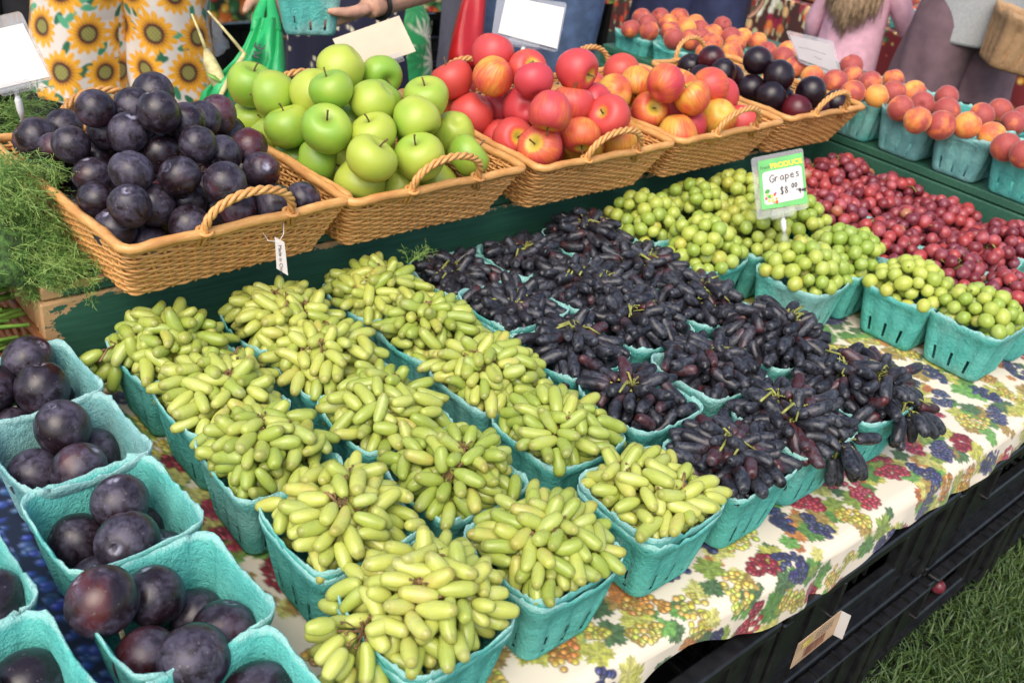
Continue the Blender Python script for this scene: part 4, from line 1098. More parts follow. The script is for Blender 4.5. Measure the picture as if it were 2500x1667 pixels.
for lab, ya, yb in bands:
    rg = random.Random(ya); V = []; F = []; n = 0
    while n < (150 if ya < 600 else 170):
        px, py = rg.uniform(-40, 245), rg.uniform(ya, yb)
        if not inpoly(px, py, POLY): continue
        z = .675-.10*((py-400)/300)+rg.uniform(-.015, .012)+(.022 if py < 500 else 0)
        if py > 700: z = .575-.10*(py-700)/100
        p = atz(px, py, z); n += 1
        d = Vector((rg.gauss(.35,.5), rg.gauss(-.45,.5), rg.gauss(-.15,.22)))
        frond(V, F, p-d.normalized()*.025, d, rg.uniform(.035, .070) if py < 680 else rg.uniform(.025, .04), rg)
    me = bpy.data.meshes.new('fronds'); me.from_pydata(V, [], F); me.update()
    t = thing('dill_bunch', lab, 'dill', atz(60, (ya+yb)/2, .6), 0, 'dill heaped beside the plums')
    o = link('frond_mass', me, DILL, t); o.matrix_parent_inverse = Matrix.Translation(-t.location); kind(o, 'stuff')
    st_ = MB()
    for k in range(9):
        px, py = rg.uniform(0, 150), rg.uniform(ya, yb)
        if not inpoly(px, py, POLY): continue
        a = atz(px, py, .66-.10*((py-400)/300)); d = Vector((rg.gauss(.4,.4), rg.gauss(-.5,.4), -.25))*.06
        st_.tube([a-d, a, a+d], [.0013, .0011, .0008], 5)
    o = st_.build('stalks', MAT['stem_g'], t, True); o.name = 'stalk_mass'; o.matrix_parent_inverse = Matrix.Translation(-t.location); kind(o, 'stuff')
# the packed inside of the heap, resting on the riser
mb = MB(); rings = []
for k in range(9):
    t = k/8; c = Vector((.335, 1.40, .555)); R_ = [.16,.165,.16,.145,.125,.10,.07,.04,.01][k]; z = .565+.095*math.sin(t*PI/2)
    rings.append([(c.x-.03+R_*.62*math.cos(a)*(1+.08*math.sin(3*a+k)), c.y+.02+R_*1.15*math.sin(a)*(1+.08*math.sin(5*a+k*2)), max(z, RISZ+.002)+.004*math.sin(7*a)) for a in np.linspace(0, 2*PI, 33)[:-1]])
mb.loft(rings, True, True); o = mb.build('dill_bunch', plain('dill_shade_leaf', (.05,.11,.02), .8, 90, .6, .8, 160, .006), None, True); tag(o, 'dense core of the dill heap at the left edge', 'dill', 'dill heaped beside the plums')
# background dill tuft seen behind the left sign
V = []; F = []; rg = random.Random(77)
for k in range(60):
    p = at(rg.uniform(-30, 25), rg.uniform(255, 330), 1.62); frond(V, F, p, Vector((rg.gauss(.8,.3), rg.gauss(-.2,.3), rg.gauss(.0,.3))), rg.uniform(.06,.09), rg)
me = bpy.data.meshes.new('dill_tuft'); me.from_pydata(V, [], F); me.update()
tag(link('dill_bunch', me, DILL), 'dill tuft behind the clip of the left sign', 'dill', 'dill heaped beside the plums')
# herb basket
HB = wicker_parts(.150, .125, .135, .110, .078, .034, .0060, 5)
hb = thing('wicker_basket', 'brown thick-woven basket of green stems at the left edge', 'basket', (.184, 1.342, TZ+.006))
for p in HB:
    if p[0] == 'handle': continue
    o = link(p[0], p[1], MAT['brown_wicker'], hb)
    if p[0] == 'stake_frame': kind(o, 'stuff')
sb = thing('herb_bundle', 'bundle of cut green stems lying in the brown basket', 'herbs', (.190, 1.30, .527)); rg = random.Random(8)
SM = plain('cut_stem', (.20,.36,.05), .45, 30, .35)
for k in range(46):
    y = rg.uniform(-.09, .085); z = -.012+rg.uniform(0, .055)-abs(y)*.2; yaw = rg.gauss(.12, .22); L = rg.uniform(.10, .15); x1 = rg.uniform(.090, .140)
    a = Vector((x1-L, y-math.sin(yaw)*L, z+rg.uniform(-.01,.01))); b = Vector((x1, y, z)); m_ = a.lerp(b, .5)+Vector((0, rg.uniform(-.006,.006), rg.uniform(0,.006)))
    MB().tube([a, m_, b], [.0026, .0030, .0033*rg.uniform(.8, 1.1)], 6).build('stem', SM, sb, True)
# a sprig of dill dropped among the black grapes
V = []; F = []; rg = random.Random(12)
for k in range(5): frond(V, F, at(1005, 640, 1.55)+Vector((rg.uniform(-.01,.01), 0, 0)), Vector((.8, .35, .35))+Vector((rg.gauss(0,.2), rg.gauss(0,.2), rg.gauss(0,.15))), .045, rg)
me = bpy.data.meshes.new('dill_sprig'); me.from_pydata(V, [], F); me.update()
tag(link('dill_sprig', me, DILL), 'small sprig of dill lying at the back of the black grapes', 'dill')

# ------------------------------------------------------------------ signs
def face_frame(TL, TR, BL):
    ex = (TR-TL); ey = (TL-BL); n = ex.cross(ey).normalized()
    if n.dot(Vector(-FWD)) < 0: n = -n
    return ex, ey, n
def slab(corn, n, th, name, mat, parent, bevel=0):
    f = [c+n*th*.5 for c in corn]; b = [c-n*th*.5 for c in corn]; k = len(corn); mb = MB()
    mb.add(f+b, [tuple(range(k)), tuple(range(2*k-1, k-1, -1))]+[(i, k+i, k+(i+1) % k, (i+1) % k) for i in range(k)])
    me = fixn(mb.mesh(name)); return link(name, me, mat, parent)
def rquad(TL, TR, BR, BL, r=.06):
    """rounded-corner outline inside a quad, r as share of its sides"""
    out = []
    def P(u, v): return TL.lerp(TR, u).lerp(BL.lerp(BR, u), v)
    w_, h_ = (TR-TL).length, (TL-BL).length; ru, rv = r, r*w_/h_
    for cu, cv_, a0 in ((1-ru, rv, -PI/2), (1-ru, 1-rv, 0), (ru, 1-rv, PI/2), (ru, rv, PI)):
        for k in range(5):
            a = a0+PI/2*k/4; out.append(P(cu+ru*math.cos(a), cv_+rv*math.sin(a)))
    return out
def sign(label, px, depth, paper_px, paper_mat, foot_px, foot_depth, name='price_sign', frame=True, clipmat='clear'):
    t = thing(name, label, 'sign', (0,0,0))
    TL, TR, BR, BL = [at(a, b, depth+dz_) for (a, b), dz_ in zip(px, (.012, .012, -.012, -.012))]
    ex, ey, n = face_frame(TL, TR, BL)
    if frame: slab(rquad(TL, TR, BR, BL, .05), n, .003, 'holder', MAT['clear'], t)
    def onplane(a, b):
        d = at(a, b, 1.0)-Vector(CAM); return Vector(CAM)+d*((TL-Vector(CAM)).dot(n)/d.dot(n))+n*.0026
    pTL, pTR, pBR, pBL = [onplane(a, b) for a, b in paper_px]
    slab([pTL, pTR, pBR, pBL], n, .0007, 'paper', paper_mat, t)
    # clip: a gripping bar, a ball joint and a foot
    mid = BL.lerp(BR, .5); u = ex.normalized(); v = ey.normalized(); w_ = ex.length
    foot = at(*foot_px, foot_depth); c1 = mid+(foot-mid)*.25
    slab(rquad(mid-u*w_*.22+v*.010, mid+u*w_*.22+v*.010, mid+u*w_*.22-v*.006, mid-u*w_*.22-v*.006, .1), n, .009, 'grip', MAT[clipmat], t)
    mb = MB(); mb.tube([mid-v*.004, c1], [.004, .003], 8); mb.build('clip_stem', MAT[clipmat], t, True); MB().tube([foot.lerp(c1, .4), foot], [.0045, .008], 8).build('clip_foot', MAT[clipmat], t, True)
    mb = MB(); mb.tube([c1+(c1-foot).normalized()*.006, c1, c1.lerp(foot, .3), c1.lerp(foot, .62)], [.003, .0052, .0052, .003], 8); mb.build('ball_joint', MAT['white_plastic'], t, True)
    return t, (pTL, pTR, pBR, pBL), n
def text(body, O, ex, ey, size, mat, parent, name='lettering', bold=0, shear=0):
    cu = bpy.data.curves.new(name, 'FONT'); cu.body = body; cu.size = size; cu.offset = bold; cu.shear = shear; cu.extrude = .0001
    o = bpy.data.objects.new(name, cu); COL.objects.link(o); cu.materials.append(mat); o.parent = parent
    x = ex.normalized(); z = x.cross(ey).normalized(); y = z.cross(x)
    o.matrix_local = Matrix(((x.x, y.x, z.x, O.x), (x.y, y.y, z.y, O.y), (x.z, y.z, z.z, O.z), (0,0,0,1))); return o
sign('large white card in a clear holder clipped to the plum basket', [(-134,70),(51,28),(130,194),(-55,240)], 1.46, [(-130,102),(58,60),(124,190),(-55,232)], MAT['card'], (63,324), 1.50)
sign('cream card standing behind the green apples', [(813,98),(975,41),(1016,128),(881,176)], 1.74, [(813,98),(975,41),(1016,128),(855,184)], MAT['cream'], (962,196), 1.75, frame=False)
sign('white card in a clear holder behind the red apples', [(1215,-14),(1385,8),(1361,129),(1200,89)], 1.98, [(1236,-8),(1378,22),(1360,122),(1216,83)], MAT['card'], (1268,158), 1.98)
grey = plain('grey_card', (.36,.33,.32), .7, 14, .06)
s4, q4, n4 = sign('grey price card with faint writing among the peaches', [(1919,75),(2034,101),(2058,196),(1950,152)], 2.45, [(1927,88),(2026,110),(2047,182),(1950,146)], grey, (2010,205), 2.44)
fw = plain('faint_ink', (.22,.20,.21), .8, 30, .1)
def scribble(P, rects, mat, parent, n, name):
    mb = MB(); TL, TR, BR, BL = P
    for u0, u1, v in rects:
        rg = random.Random(int(u0*99+v*1000)); k = 14
        mb.tube([TL.lerp(TR, u0+(u1-u0)*i/k).lerp(BL.lerp(BR, u0+(u1-u0)*i/k), v+rg.uniform(-.03,.03))+n*.0006 for i in range(k+1)], .0006, 4)
    mb.build(name, mat, parent)
scribble(q4, [(.12,.80,.42), (.45,.65,.68)], fw, s4, n4, 'handwriting')
# the grape price sign
gp = plain('print_green', (.10,.42,.10), .5, 20, .15)
s5, (TL, TR, BR, BL), n5 = sign('Fresh PRODUCE price sign for grapes stuck in the round green grapes', [(1833,387),(1960,362),(1973,509),(1849,538)], 1.80, [(1849,396),(1958,374),(1972,497),(1859,514)], gp, (1916,590), 1.81)
ex, ey = (TR-TL), (TL-BL); w5, h5 = ex.length, ey.length; ux, uy = ex.normalized(), ey.normalized()
def F5(u, v): return TL+ux*w5*u-uy*h5*v+n5*.0008
slab(rquad(F5(.07,.25), F5(.95,.25), F5(.95,.93), F5(.07,.93), .09), n5, .0004, 'white_panel', MAT['card'], s5)
yl = plain('print_yellow', (.80,.52,.04), .5, 20, .1)
text('PRODUCE', F5(.27,.205), ux, uy, .0130, yl, s5, 'produce_lettering', bold=.0006)
text('Fresh', F5(.03,.19), ux, uy+ux*.1, .0086, plain('print_dark_green', (.02,.10,.03), .5), s5, 'fresh_lettering', shear=.35)
GL = {'G': [[(.9,.85),(.6,1),(.25,.85),(.05,.5),(.2,.1),(.55,0),(.85,.15),(.9,.42),(.55,.42)]], 'r': [[(.1,.6),(.15,0)],[(.13,.35),(.35,.58),(.6,.55)]],
      'a': [[(.7,.5),(.4,.6),(.1,.35),(.2,.05),(.5,.05),(.7,.5),(.75,.0)]], 'p': [[(.1,.6),(.1,-.45)],[(.1,.4),(.4,.6),(.7,.35),(.5,.02),(.12,.12)]],
      'e': [[(.1,.3),(.7,.35),(.5,.6),(.15,.45),(.1,.15),(.4,0),(.75,.1)]], 's': [[(.65,.55),(.3,.6),(.2,.42),(.6,.25),(.6,.05),(.15,.0)]],
      '$': [[(.75,.85),(.4,.95),(.15,.75),(.4,.52),(.7,.35),(.6,.08),(.1,.1)],[(.5,1.1),(.4,-.1)]], '8': [[(.5,.52),(.2,.75),(.45,1),(.7,.78),(.45,.5),(.15,.22),(.45,0),(.75,.22),(.5,.52)]],
      '.': [[(.3,.0),(.36,.04)]], '0': [[(.4,1),(.12,.6),(.2,.1),(.5,0),(.72,.4),(.65,.9),(.4,1)]], '-': [[(.1,.4),(.7,.42)]],
      'q': [[(.7,.5),(.35,.6),(.1,.3),(.35,.05),(.7,.45)],[(.72,.6),(.7,-.4)]], 'u': [[(.1,.6),(.15,.1),(.5,.05),(.7,.55),(.75,0)]], 't': [[(.4,.95),(.4,.1),(.6,0)],[(.15,.6),(.7,.62)]]}
def handwrite(txt, u, v, su, sv, adv, name, rise=0):
    mb = MB(); x = u
    for ch in txt:
        for pl_ in GL[ch]:
            P = [F5(x+a*su, v-(b*sv)-rise*(x-u))+n5*.0006 for a, b in pl_]
            mb.tube(P, .0008, 5)
        x += su*adv
    mb.build(name, MAT['ink'], s5)
handwrite('Grapes', .22, .49, .115, .15, 1.0, 'grapes_handwriting', .05)
handwrite('$8.', .43, .77, .10, .15, .95, 'price_handwriting'); handwrite('00', .69, .68, .07, .09, 1.0, 'cents_handwriting'); handwrite('-quart', .78, .77, .055, .10, .9, 'unit_handwriting', -.15)
rg = random.Random(4); veg = [((.05,.30,.04), .09), ((.70,.05,.03), .05), ((.75,.45,.05), .05), ((.80,.25,.03), .04), ((.20,.05,.25), .035), ((.35,.55,.08), .05)]
for k in range(16):
    col, r_ = veg[k % 6]; u, v = .10+.26*rg.random(), .70+.24*rg.random()
    if k % 6 == 0: u, v = .10+.12*rg.random(), .64+.16*rg.random()
    c = F5(u, v)+n5*(.0005+.00012*k); slab([c+ux*math.cos(a)*w5*r_*.55+uy*math.sin(a)*w5*r_*(.45+.2*(k % 3)) for a in np.linspace(0, 2*PI, 11)[:-1]], n5, .0001, 'printed_vegetable', plain('veg_ink', col, .6, 40, .2), s5)
# swing tag on the plum basket
tg = thing('swing_tag', 'white swing tag hanging on a loop from the leftmost wicker basket', 'tag', (0,0,0))
q = [at(670.7,577.9,1.352), at(694.5,591.3,1.350), at(703.4,672.6,1.358), at(675.7,655.9,1.360)]
ex = q[1]-q[0]; ey = q[0]-q[3]; nt = ex.cross(ey).normalized(); nt = nt if nt.dot(Vector(-FWD)) > 0 else -nt
slab(q, nt, .0006, 'tag_card', MAT['card'], tg)
dn = (q[3]-q[0]).normalized(); text('Made in China', q[0].lerp(q[1], .34).lerp(q[3].lerp(q[2], .34), .20)+nt*.0008, dn, ex, .0072, MAT['ink'], tg, 'tag_lettering')
hole = q[0].lerp(q[1], .4)+dn*.004
MB().tube([at(690,530,1.372), at(652,543,1.368), at(640,565,1.362), at(655,588,1.352), hole, at(692,572,1.355), at(693,548,1.368), at(690,530,1.372)], .00055, 5).build('tag_string', MAT['white_plastic'], tg, True)

# ------------------------------------------------------------------ far stalls
def cloth_panel(name, label, A, B, z0, z1, cv, cat='tablecloth', rough=.7, step=.006, wave=.012, top=None):
    """a hanging cloth from A to B (xy) between heights z0 and z1; top = depth of the flat top behind it"""
    A, B = Vector(A), Vector(B); L = (B-A).length; u = np.arange(0, L+step, step); t = (B-A).normalized(); n = Vector((t.y, -t.x))
    rows = []; V = []
    hs = np.arange(z1, z0-step, -step)
    if top:
        for d in np.arange(top, 0, -step*2): rows.append((d, z1, -d)); 
    for z in hs: rows.append((0, z, z1-z))
    P = np.empty((len(rows), len(u), 3)); VV = np.empty((len(rows), len(u)))
    for i, (d, z, v) in enumerate(rows):
        w_ = wave*np.sin(u*26+.5*np.sin(u*7))*min(1, max(0, v)/.12)-d
        P[i, :, 0] = A.x+t.x*u+n.x*w_; P[i, :, 1] = A.y+t.y*u+n.y*w_; P[i, :, 2] = z; VV[i] = v+2
    me = grid_mesh(name, P); paint(me, cv, np.tile(u, (len(rows), 1)).ravel(), VV.ravel())
    return tag(link(name, me, vcol(name+'_print', rough)), label, cat)
rg = random.Random(21)
def veg_canvas():
    cv = Canvas(1.2, .8, 4, lin(20,45,25))
    for k in range(900):
        c = rg.choice([lin(200,40,35), lin(225,120,40), lin(60,140,60), lin(40,110,50), lin(120,170,60), lin(230,210,150), lin(235,180,60)])
        cv.ball(rg.uniform(0,1.2), rg.uniform(0,.8), rg.uniform(.012,.035), c)
    return cv
def tulip_canvas():
    cv = Canvas(1.6, .8, 4, lin(70,30,25))
    for k in range(620):
        c = rg.choice([lin(150,25,60), lin(190,60,35), lin(235,190,130), lin(225,225,205), lin(130,35,25), lin(215,120,55), lin(190,195,150)])
        x, y = rg.uniform(0,1.6), rg.uniform(0,.8); r_ = rg.uniform(.016,.030)
        cv.polar(x, y, r_, lambda r, th, X, Y: np.clip((1-np.hypot(X*1.45, Y))*8, 0, 1), lambda r, th, X, Y, c=c: np.array(c)*(1.15-.5*np.abs(X*1.3))[..., None])
        cv.polar(x, y+r_*1.3, r_*.7, lambda r, th, X, Y: np.clip((.25-np.abs(X))*8, 0, 1)*(np.abs(Y) < .9), lin(200,190,150) if k % 3 else lin(90,110,60))
    return cv
def floral_canvas():
    cv = Canvas(1.0, .8, 4, lin(115,22,28))
    for k in range(520): cv.ball(rg.uniform(0,1), rg.uniform(0,.8), rg.uniform(.006,.016), rg.choice([lin(225,165,60), lin(200,120,45), lin(60,90,50), lin(150,30,30), lin(230,190,110)]))
    return cv
far_a = thing('stall_table', 'far stall table under a vegetable print cloth behind the shoppers', 'table', (0,0,0))
MB().box((2.0, 3.55, .605), (3.4, .7, .03), bev=.004).build('table_top', MAT['paint'], far_a)
for x in (.4, 1.5, 2.6, 3.6):
    for y in (3.28, 3.82): MB().box((x, y, .25), (.04, .04, .68), bev=.004).build('leg', MAT['black_plastic'], far_a)
cloth_panel('stall_cloth', 'bright cloth printed with vegetables hanging from the far stall', (.3, 3.18), (3.7, 3.18), .37, .628, veg_canvas(), top=.7)
CPB = crate_parts(.58, .38, .215)
for k in range(5):
    for j in range(2):
        crate(.36+.61*k, 3.22, GZ+.002+.222*j, f'black crate under the far stall, {ORD[k]} from left, {"upper" if j else "lower"} tier', 'black crates under the far stall', parts=CPB)
far_b = thing('stall_table', 'low far table at the right behind the girl in pink', 'table', (0,0,0))
MB().box((4.78, 2.35, .43), (.9, 3.7, .03), bev=.004).build('table_top', MAT['paint'], far_b)
for x in (4.42, 5.15):
    for y in (.65, 2.3, 4.1): MB().box((x, y, .16), (.04, .04, .52), bev=.004).build('leg', MAT['black_plastic'], far_b)
cloth_panel('stall_cloth', 'red brown and cream tulip print cloth hanging at the far right table', (4.32, 4.2), (4.32, 2.36), .02, .452, tulip_canvas(), top=.9)
cloth_panel('stall_cloth', 'dark red cloth with small yellow flowers on the far right table', (4.31, 2.35), (4.31, .5), .02, .452, floral_canvas(), top=.9)
crate(4.40, 1.62, GZ+.002, 'black crate on the grass under the red flowered cloth', 'crates under the far right table', PI/2, parts=CPB)
# wicker and peaches on the far right table
BW = wicker_parts(.20, .16, .17, .13, .15, .03, .006, 12)
t = thing('wicker_basket', 'red brown wicker basket on the far right table above the tulip cloth', 'basket', (4.52, 2.78, .462), PI/2)
for p in BW:
    if p[0] == 'handle': continue
    o = link(p[0], p[1], MAT['brown_wicker'], t)
    if p[0] == 'stake_frame': kind(o, 'stuff')
t = thing('wicker_basket', 'red brown wicker basket, left one of two above the tulip cloth', 'basket', (4.55, 3.22, .462), PI/2)
for p in BW:
    if p[0] == 'handle': continue
    o = link(p[0], p[1], MAT['brown_wicker'], t)
    if p[0] == 'stake_frame': kind(o, 'stuff')
for k, (x, y) in enumerate([(4.42, 2.20), (4.42, 2.05), (4.42, 1.90), (4.42, 1.75), (4.57, 2.18), (4.57, 2.03), (4.57, 1.88)]):
    pulp(x, y, f'turquoise pulp basket of peaches on the far red cloth, {ORD[k]} one', 'far baskets of peaches', .456)
    pts = [Vector((x+dx*.034, y+dy*.034, .545+dz_)) for dx, dy, dz_ in ((-1,-1,0),(1,-1,0),(-1,1,0),(1,1,0),(0,0,.045),(-1.1,0,.04))]
    for j, p in enumerate(pts): fruit('peach', p, f'peach in the {ORD[k]} basket on the far red cloth, {("front left","front right","back left","back right","topmost","left middle")[j]}', 'peach', 'peaches on the far red cloth', rnd.uniform(.3, .9))
wt = MB(); wt.box((7.0, 2.2, 1.2), (.03, 5.0, 2.4), bev=.005)
o = wt.build('tent_wall', plain('white_tent_fabric', (.80,.80,.80), .8, 5, .03)); tag(o, 'bright white tent wall far behind the shoppers', 'tent')

# ------------------------------------------------------------------ shoppers
def hand(mb, wrist, fwd, nrm, curl, side=1, s=1.0, thumb=.7):
    fwd = fwd.normalized(); nrm = (nrm-fwd*nrm.dot(fwd)).normalized(); acr = fwd.cross(nrm)*side
    for o_ in (-.026, -.009, .009, .026):
        mb.tube([wrist+acr*o_*.55*s, wrist+fwd*.03*s+acr*o_*.85*s, wrist+fwd*.088*s+acr*o_*s], [.013*s, .0155*s, .0125*s], 8)
    for k, (o_, L) in enumerate(((-.029, .066), (-.0095, .076), (.010, .072), (.029, .056))):
        p = wrist+fwd*.086*s+acr*o_*s; d = fwd.copy(); P = [p-fwd*.015*s, p]; R_ = [.0098*s, .0098*s]
        for j, f in enumerate((.44, .32, .24)):
            a = curl*(.75, 1.0, .7)[j]; d = (d*math.cos(a)+nrm*math.sin(a)).normalized()
            nr = (nrm*math.cos(a)-fwd*math.sin(a)); p = p+d*L*f*s; P.append(p); R_.append((.0092, .0082, .0062)[j]*s)
        mb.tube(P, R_, 8)
    b = wrist+fwd*.020*s-acr*.024*s; d = (fwd*.75-acr*.65+nrm*.25*thumb).normalized(); d2 = (d+fwd*.35+nrm*.5*thumb).normalized()
    mb.tube([b-d*.01*s, b+d*.035*s, b+d*.035*s+d2*.028*s, b+d*.035*s+d2*.048*s], [.0145*s, .0125*s, .0105*s, .007*s], 8)
def person(name_label, base, yaw, h, skin, vox, arms, legs=None, head=True):
    """one continuous body; arms: list of (shoulder side, elbow, wrist, handdir, palm, curl) in body space"""
    k = h/1.7; t = thing('person', name_label, 'person', (base[0], base[1], GZ), yaw); mb = MB(); V_ = lambda *a: Vector(a)*k
    for sx in (-1, 1):
        dx, dy = (legs or {}).get(sx, (0, 0))
        hip, kn, an = V_(sx*.088, 0, .86), V_(sx*.095+dx*.5, .015+dy*.5, .47), V_(sx*.098+dx, -.02+dy, .085)
        mb.tube([hip+V_(0,0,.05), hip.lerp(kn, .2), hip.lerp(kn, .6), kn, kn.lerp(an, .3), kn.lerp(an, .75), an], [.088*k, .086*k, .070*k, .053*k, .056*k, .040*k, .037*k], 12)
        mb.tube([an+V_(0,-.045,-.05), an+V_(0,.04,-.045), an+V_(0,.12,-.058), an+V_(0,.18,-.066)], [.034*k, .040*k, .036*k, .018*k], 10)
    def ring(z, rx, ry, y=0): return [(rx*k*math.cos(a), y*k+ry*k*math.sin(a), z*k) for a in np.linspace(0, 2*PI, 19)[:-1]]
    mb.loft([ring(.80,.10,.07), ring(.86,.165,.112), ring(.95,.168,.115), ring(1.06,.138,.098), ring(1.18,.150,.105), ring(1.30,.168,.108), ring(1.40,.155,.085), ring(1.45,.075,.06), ring(1.50,.055,.055)], True, True)
    mb.tube([V_(0,0,1.42), V_(0,.005,1.50), V_(0,.012,1.56)], [.058*k, .054*k, .056*k], 12)
    if head:
        hc = V_(0, .02, 1.61); mb.lathe([(0,-.125*k),(.045*k,-.115*k),(.066*k,-.07*k),(.076*k,0),(.078*k,.04*k),(.062*k,.085*k),(.03*k,.108*k),(0,.115*k)], 14)
        n0 = len(mb.v)-(14*6+2)
        for i in range(n0, len(mb.v)): x, y, z = mb.v[i]; mb.v[i] = (x+hc.x, y*1.2+hc.y, z+hc.z)
        mb.tube([hc+V_(0,.085,.0), hc+V_(0,.108,-.03)], [.010*k, .014*k], 8)
        for sx in (-1, 1): mb.tube([hc+V_(sx*.076,-.005,.01), hc+V_(sx*.082,-.012,-.02)], [.014*k, .010*k], 8)
    for sx, el, wr, hd, pn, cu, hs in arms:
        sh = V_(sx*.165, 0, 1.375); el, wr = Vector(el), Vector(wr)
        mb.tube([sh-V_(sx*.03,0,0), sh, sh.lerp(el, .5), el, el.lerp(wr, .35), wr], [.05*k, .052*k, .043*k, .036*k, .038*k, .026*k], 12)
        hand(mb, wr, Vector(hd), Vector(pn), cu, hs, k)
    o = mb.build('body', MAT[skin], t, True); md = o.modifiers.new('join', 'REMESH'); md.mode = 'VOXEL'; md.voxel_size = vox; md.use_smooth_shade = True
    if head:
        hb_ = MB(); hb_.lathe([(0,.135*k),(.05*k,.122*k),(.082*k,.075*k),(.092*k,.02*k),(.088*k,-.05*k),(.07*k,-.10*k)], 16)
        hb_.v = [(x, y*1.12-.016*k+(.02*k), z+1.615*k) for x, y, z in hb_.v]; hb_.build('hair', MAT['hair'], t, True)
    return t
def tube_cloth(name, rings, parent, mat, cv=None, uo=0, folds=(0, 9), n=None, dz=.006, thick=.0):
    """cloth tube; rings: list of (z, cx, cy, rx, ry) top to bottom, interpolated"""
    rings = sorted(rings, key=lambda r: -r[0]); z0, z1 = rings[0][0], rings[-1][0]; zs = np.arange(z0, z1-1e-6, -dz)
    rr = np.array(rings)[::-1]; cx, cy, rx, ry = [np.interp(zs, rr[:, 0], rr[:, i]) for i in (1, 2, 3, 4)]
    n = n or 96; a = np.linspace(0, 2*PI, n+1); P = np.empty((len(zs), n+1, 3)); UU = np.empty((len(zs), n+1)); VV = np.empty((len(zs), n+1))
    mr = float(np.mean((rx+ry)/2))
    for i, z in enumerate(zs):
        t = (z0-z)/(z0-z1+1e-6); f = 1+folds[0]*t*np.sin(a*folds[1]+1.7*np.sin(a*2+z*9)+z*6)+folds[0]*.4*np.sin(a*3+z*22)
        P[i, :, 0] = cx[i]+rx[i]*f*np.cos(a); P[i, :, 1] = cy[i]+ry[i]*f*np.sin(a); P[i, :, 2] = z; UU[i] = a*mr+uo; VV[i] = z
    me = grid_mesh(name, P)
    if cv is not None: paint(me, cv, UU.ravel(), VV.ravel())
    o = link(name, me, mat, parent); sd = o.modifiers.new('hem', 'SOLIDIFY'); sd.thickness = .0025; sd.offset = -1; return o
def sunflower_canvas():
    cv = Canvas(.9, .9, 2, lin(218,208,198)); r2_ = random.Random(31)
    gr = [lin(45,130,95), lin(30,100,70), lin(80,160,120)]
    sp = [((i+.5*(j % 2)+r2_.uniform(-.1,.1))*.108, (j+r2_.uniform(-.1,.1))*.096) for i in range(9) for j in range(10)]
    for x, y in sp:
        for k in range(3):
            a = r2_.uniform(0, 6.28); cv.polar(x+.062*math.cos(a), y+.062*math.sin(a), .02, lambda r, th, X, Y, a=a: np.clip((1-np.hypot((X*math.cos(a*2)+Y*math.sin(a*2))*1.0, (Y*math.cos(a*2)-X*math.sin(a*2))*2.2))*8, 0, 1), r2_.choice(gr))
    for x, y in sp:
        ph = r2_.uniform(0, 6.28); R_ = r2_.uniform(.052, .063)
        def pet(r, th, X, Y): return np.clip((.66+.34*np.abs(np.cos(7.5*th+ph))**.8*(.8+.2*np.sin(3*th+ph))-r)*14, 0, 1)
        def pc(r, th, X, Y):
            g_y, g_o, br = np.array(lin(240,178,40)), np.array(lin(215,120,20)), np.array(lin(95,30,18))
            k = (np.sin(th*31+r*9)*.5+.5)[..., None]; c = g_y*(1-k*.5)+g_o*k*.5; d = np.clip((.60-r)*5, 0, 1)[..., None]*(.4+.6*(np.sin(th*22)*.5+.5))[..., None]
            c = c*(1-d)+br*d; ce = np.clip((.31-r)*20, 0, 1)[..., None]; rn = np.clip((.42-r)*20, 0, 1)[..., None]
            c = c*(1-rn)+np.array(lin(70,25,20))*rn; sp_ = (np.sin(X*40+ph)*np.sin(Y*37)*.5+.5)[..., None]
            return c*(1-ce)+(np.array(lin(170,160,80))*(1-sp_)+np.array(lin(85,90,50))*sp_)*ce
        cv.polar(x, y, R_, pet, pc)
    return cv
def at_xy(px, py, depth): p = at(px, py, depth); return (p.x, p.y)
toward = lambda b: math.atan2(-b[1], -b[0])-PI/2         # yaw that faces the camera
# 1 sunflower shorts
b = (.955, 2.46); yw = toward(b)
p1 = person('person in loose white shorts printed with sunflowers behind the plums', b, yw, 1.62, 'skin_tan', .010, [(-1, (-.25,.04,1.06), (-.08,.20,1.12), (1,.2,.2), (0,-1,0), .4, 1), (1, (.25,.04,1.06), (.08,.20,1.08), (-1,.2,.2), (0,-1,0), .4, -1)])
MAT['sunflower'] = vcol('sunflower_print', .7); SFC = sunflower_canvas()
for sx in (-1, 1):
    tube_cloth('shorts_leg', [(.98, sx*.045, 0, .125, .118), (.84, sx*.066, 0, .128, .128), (.70, sx*.092, .0, .112, .122), (.50, sx*.108, .0, .116, .126)], p1, MAT['sunflower'], SFC, .3+sx*.31, (.045, 7), 230, .003)
tube_cloth('shirt', [(1.40, 0, 0, .19, .12), (1.2, 0, 0, .175, .125), (.97, 0, 0, .175, .135)], p1, plain('white_knit', (.7,.7,.68), .8, 30, .05), None, 0, (.02, 5), 64, .02)
# 2 dark clothed person at the far left
b = at_xy(8, 40, 2.75); p2 = person('person in black trousers at the left edge beyond the sunflower shorts', b, toward(b), 1.72, 'skin', .012, [(-1, (-.27,0,1.05), (-.26,.05,.80), (0,.1,-1), (1,0,0), .5, 1), (1, (.27,0,1.05), (.26,.05,.80), (0,.1,-1), (-1,0,0), .5, -1)])
blk = plain('black_cloth', (.012,.012,.016), .85, 60, .2)
for sx in (-1, 1): tube_cloth('trouser_leg', [(1.0, sx*.05, 0, .125, .12), (.84, sx*.07, 0, .125, .125), (.5, sx*.10, 0, .105, .11), (.08, sx*.10, 0, .09, .10)], p2, blk, None, 0, (.03, 5), 64, .015)
tube_cloth('shirt', [(1.42, 0, 0, .20, .13), (1.2, 0, 0, .19, .14), (.92, 0, 0, .19, .145)], p2, blk, None, 0, (.02, 5), 64, .02)
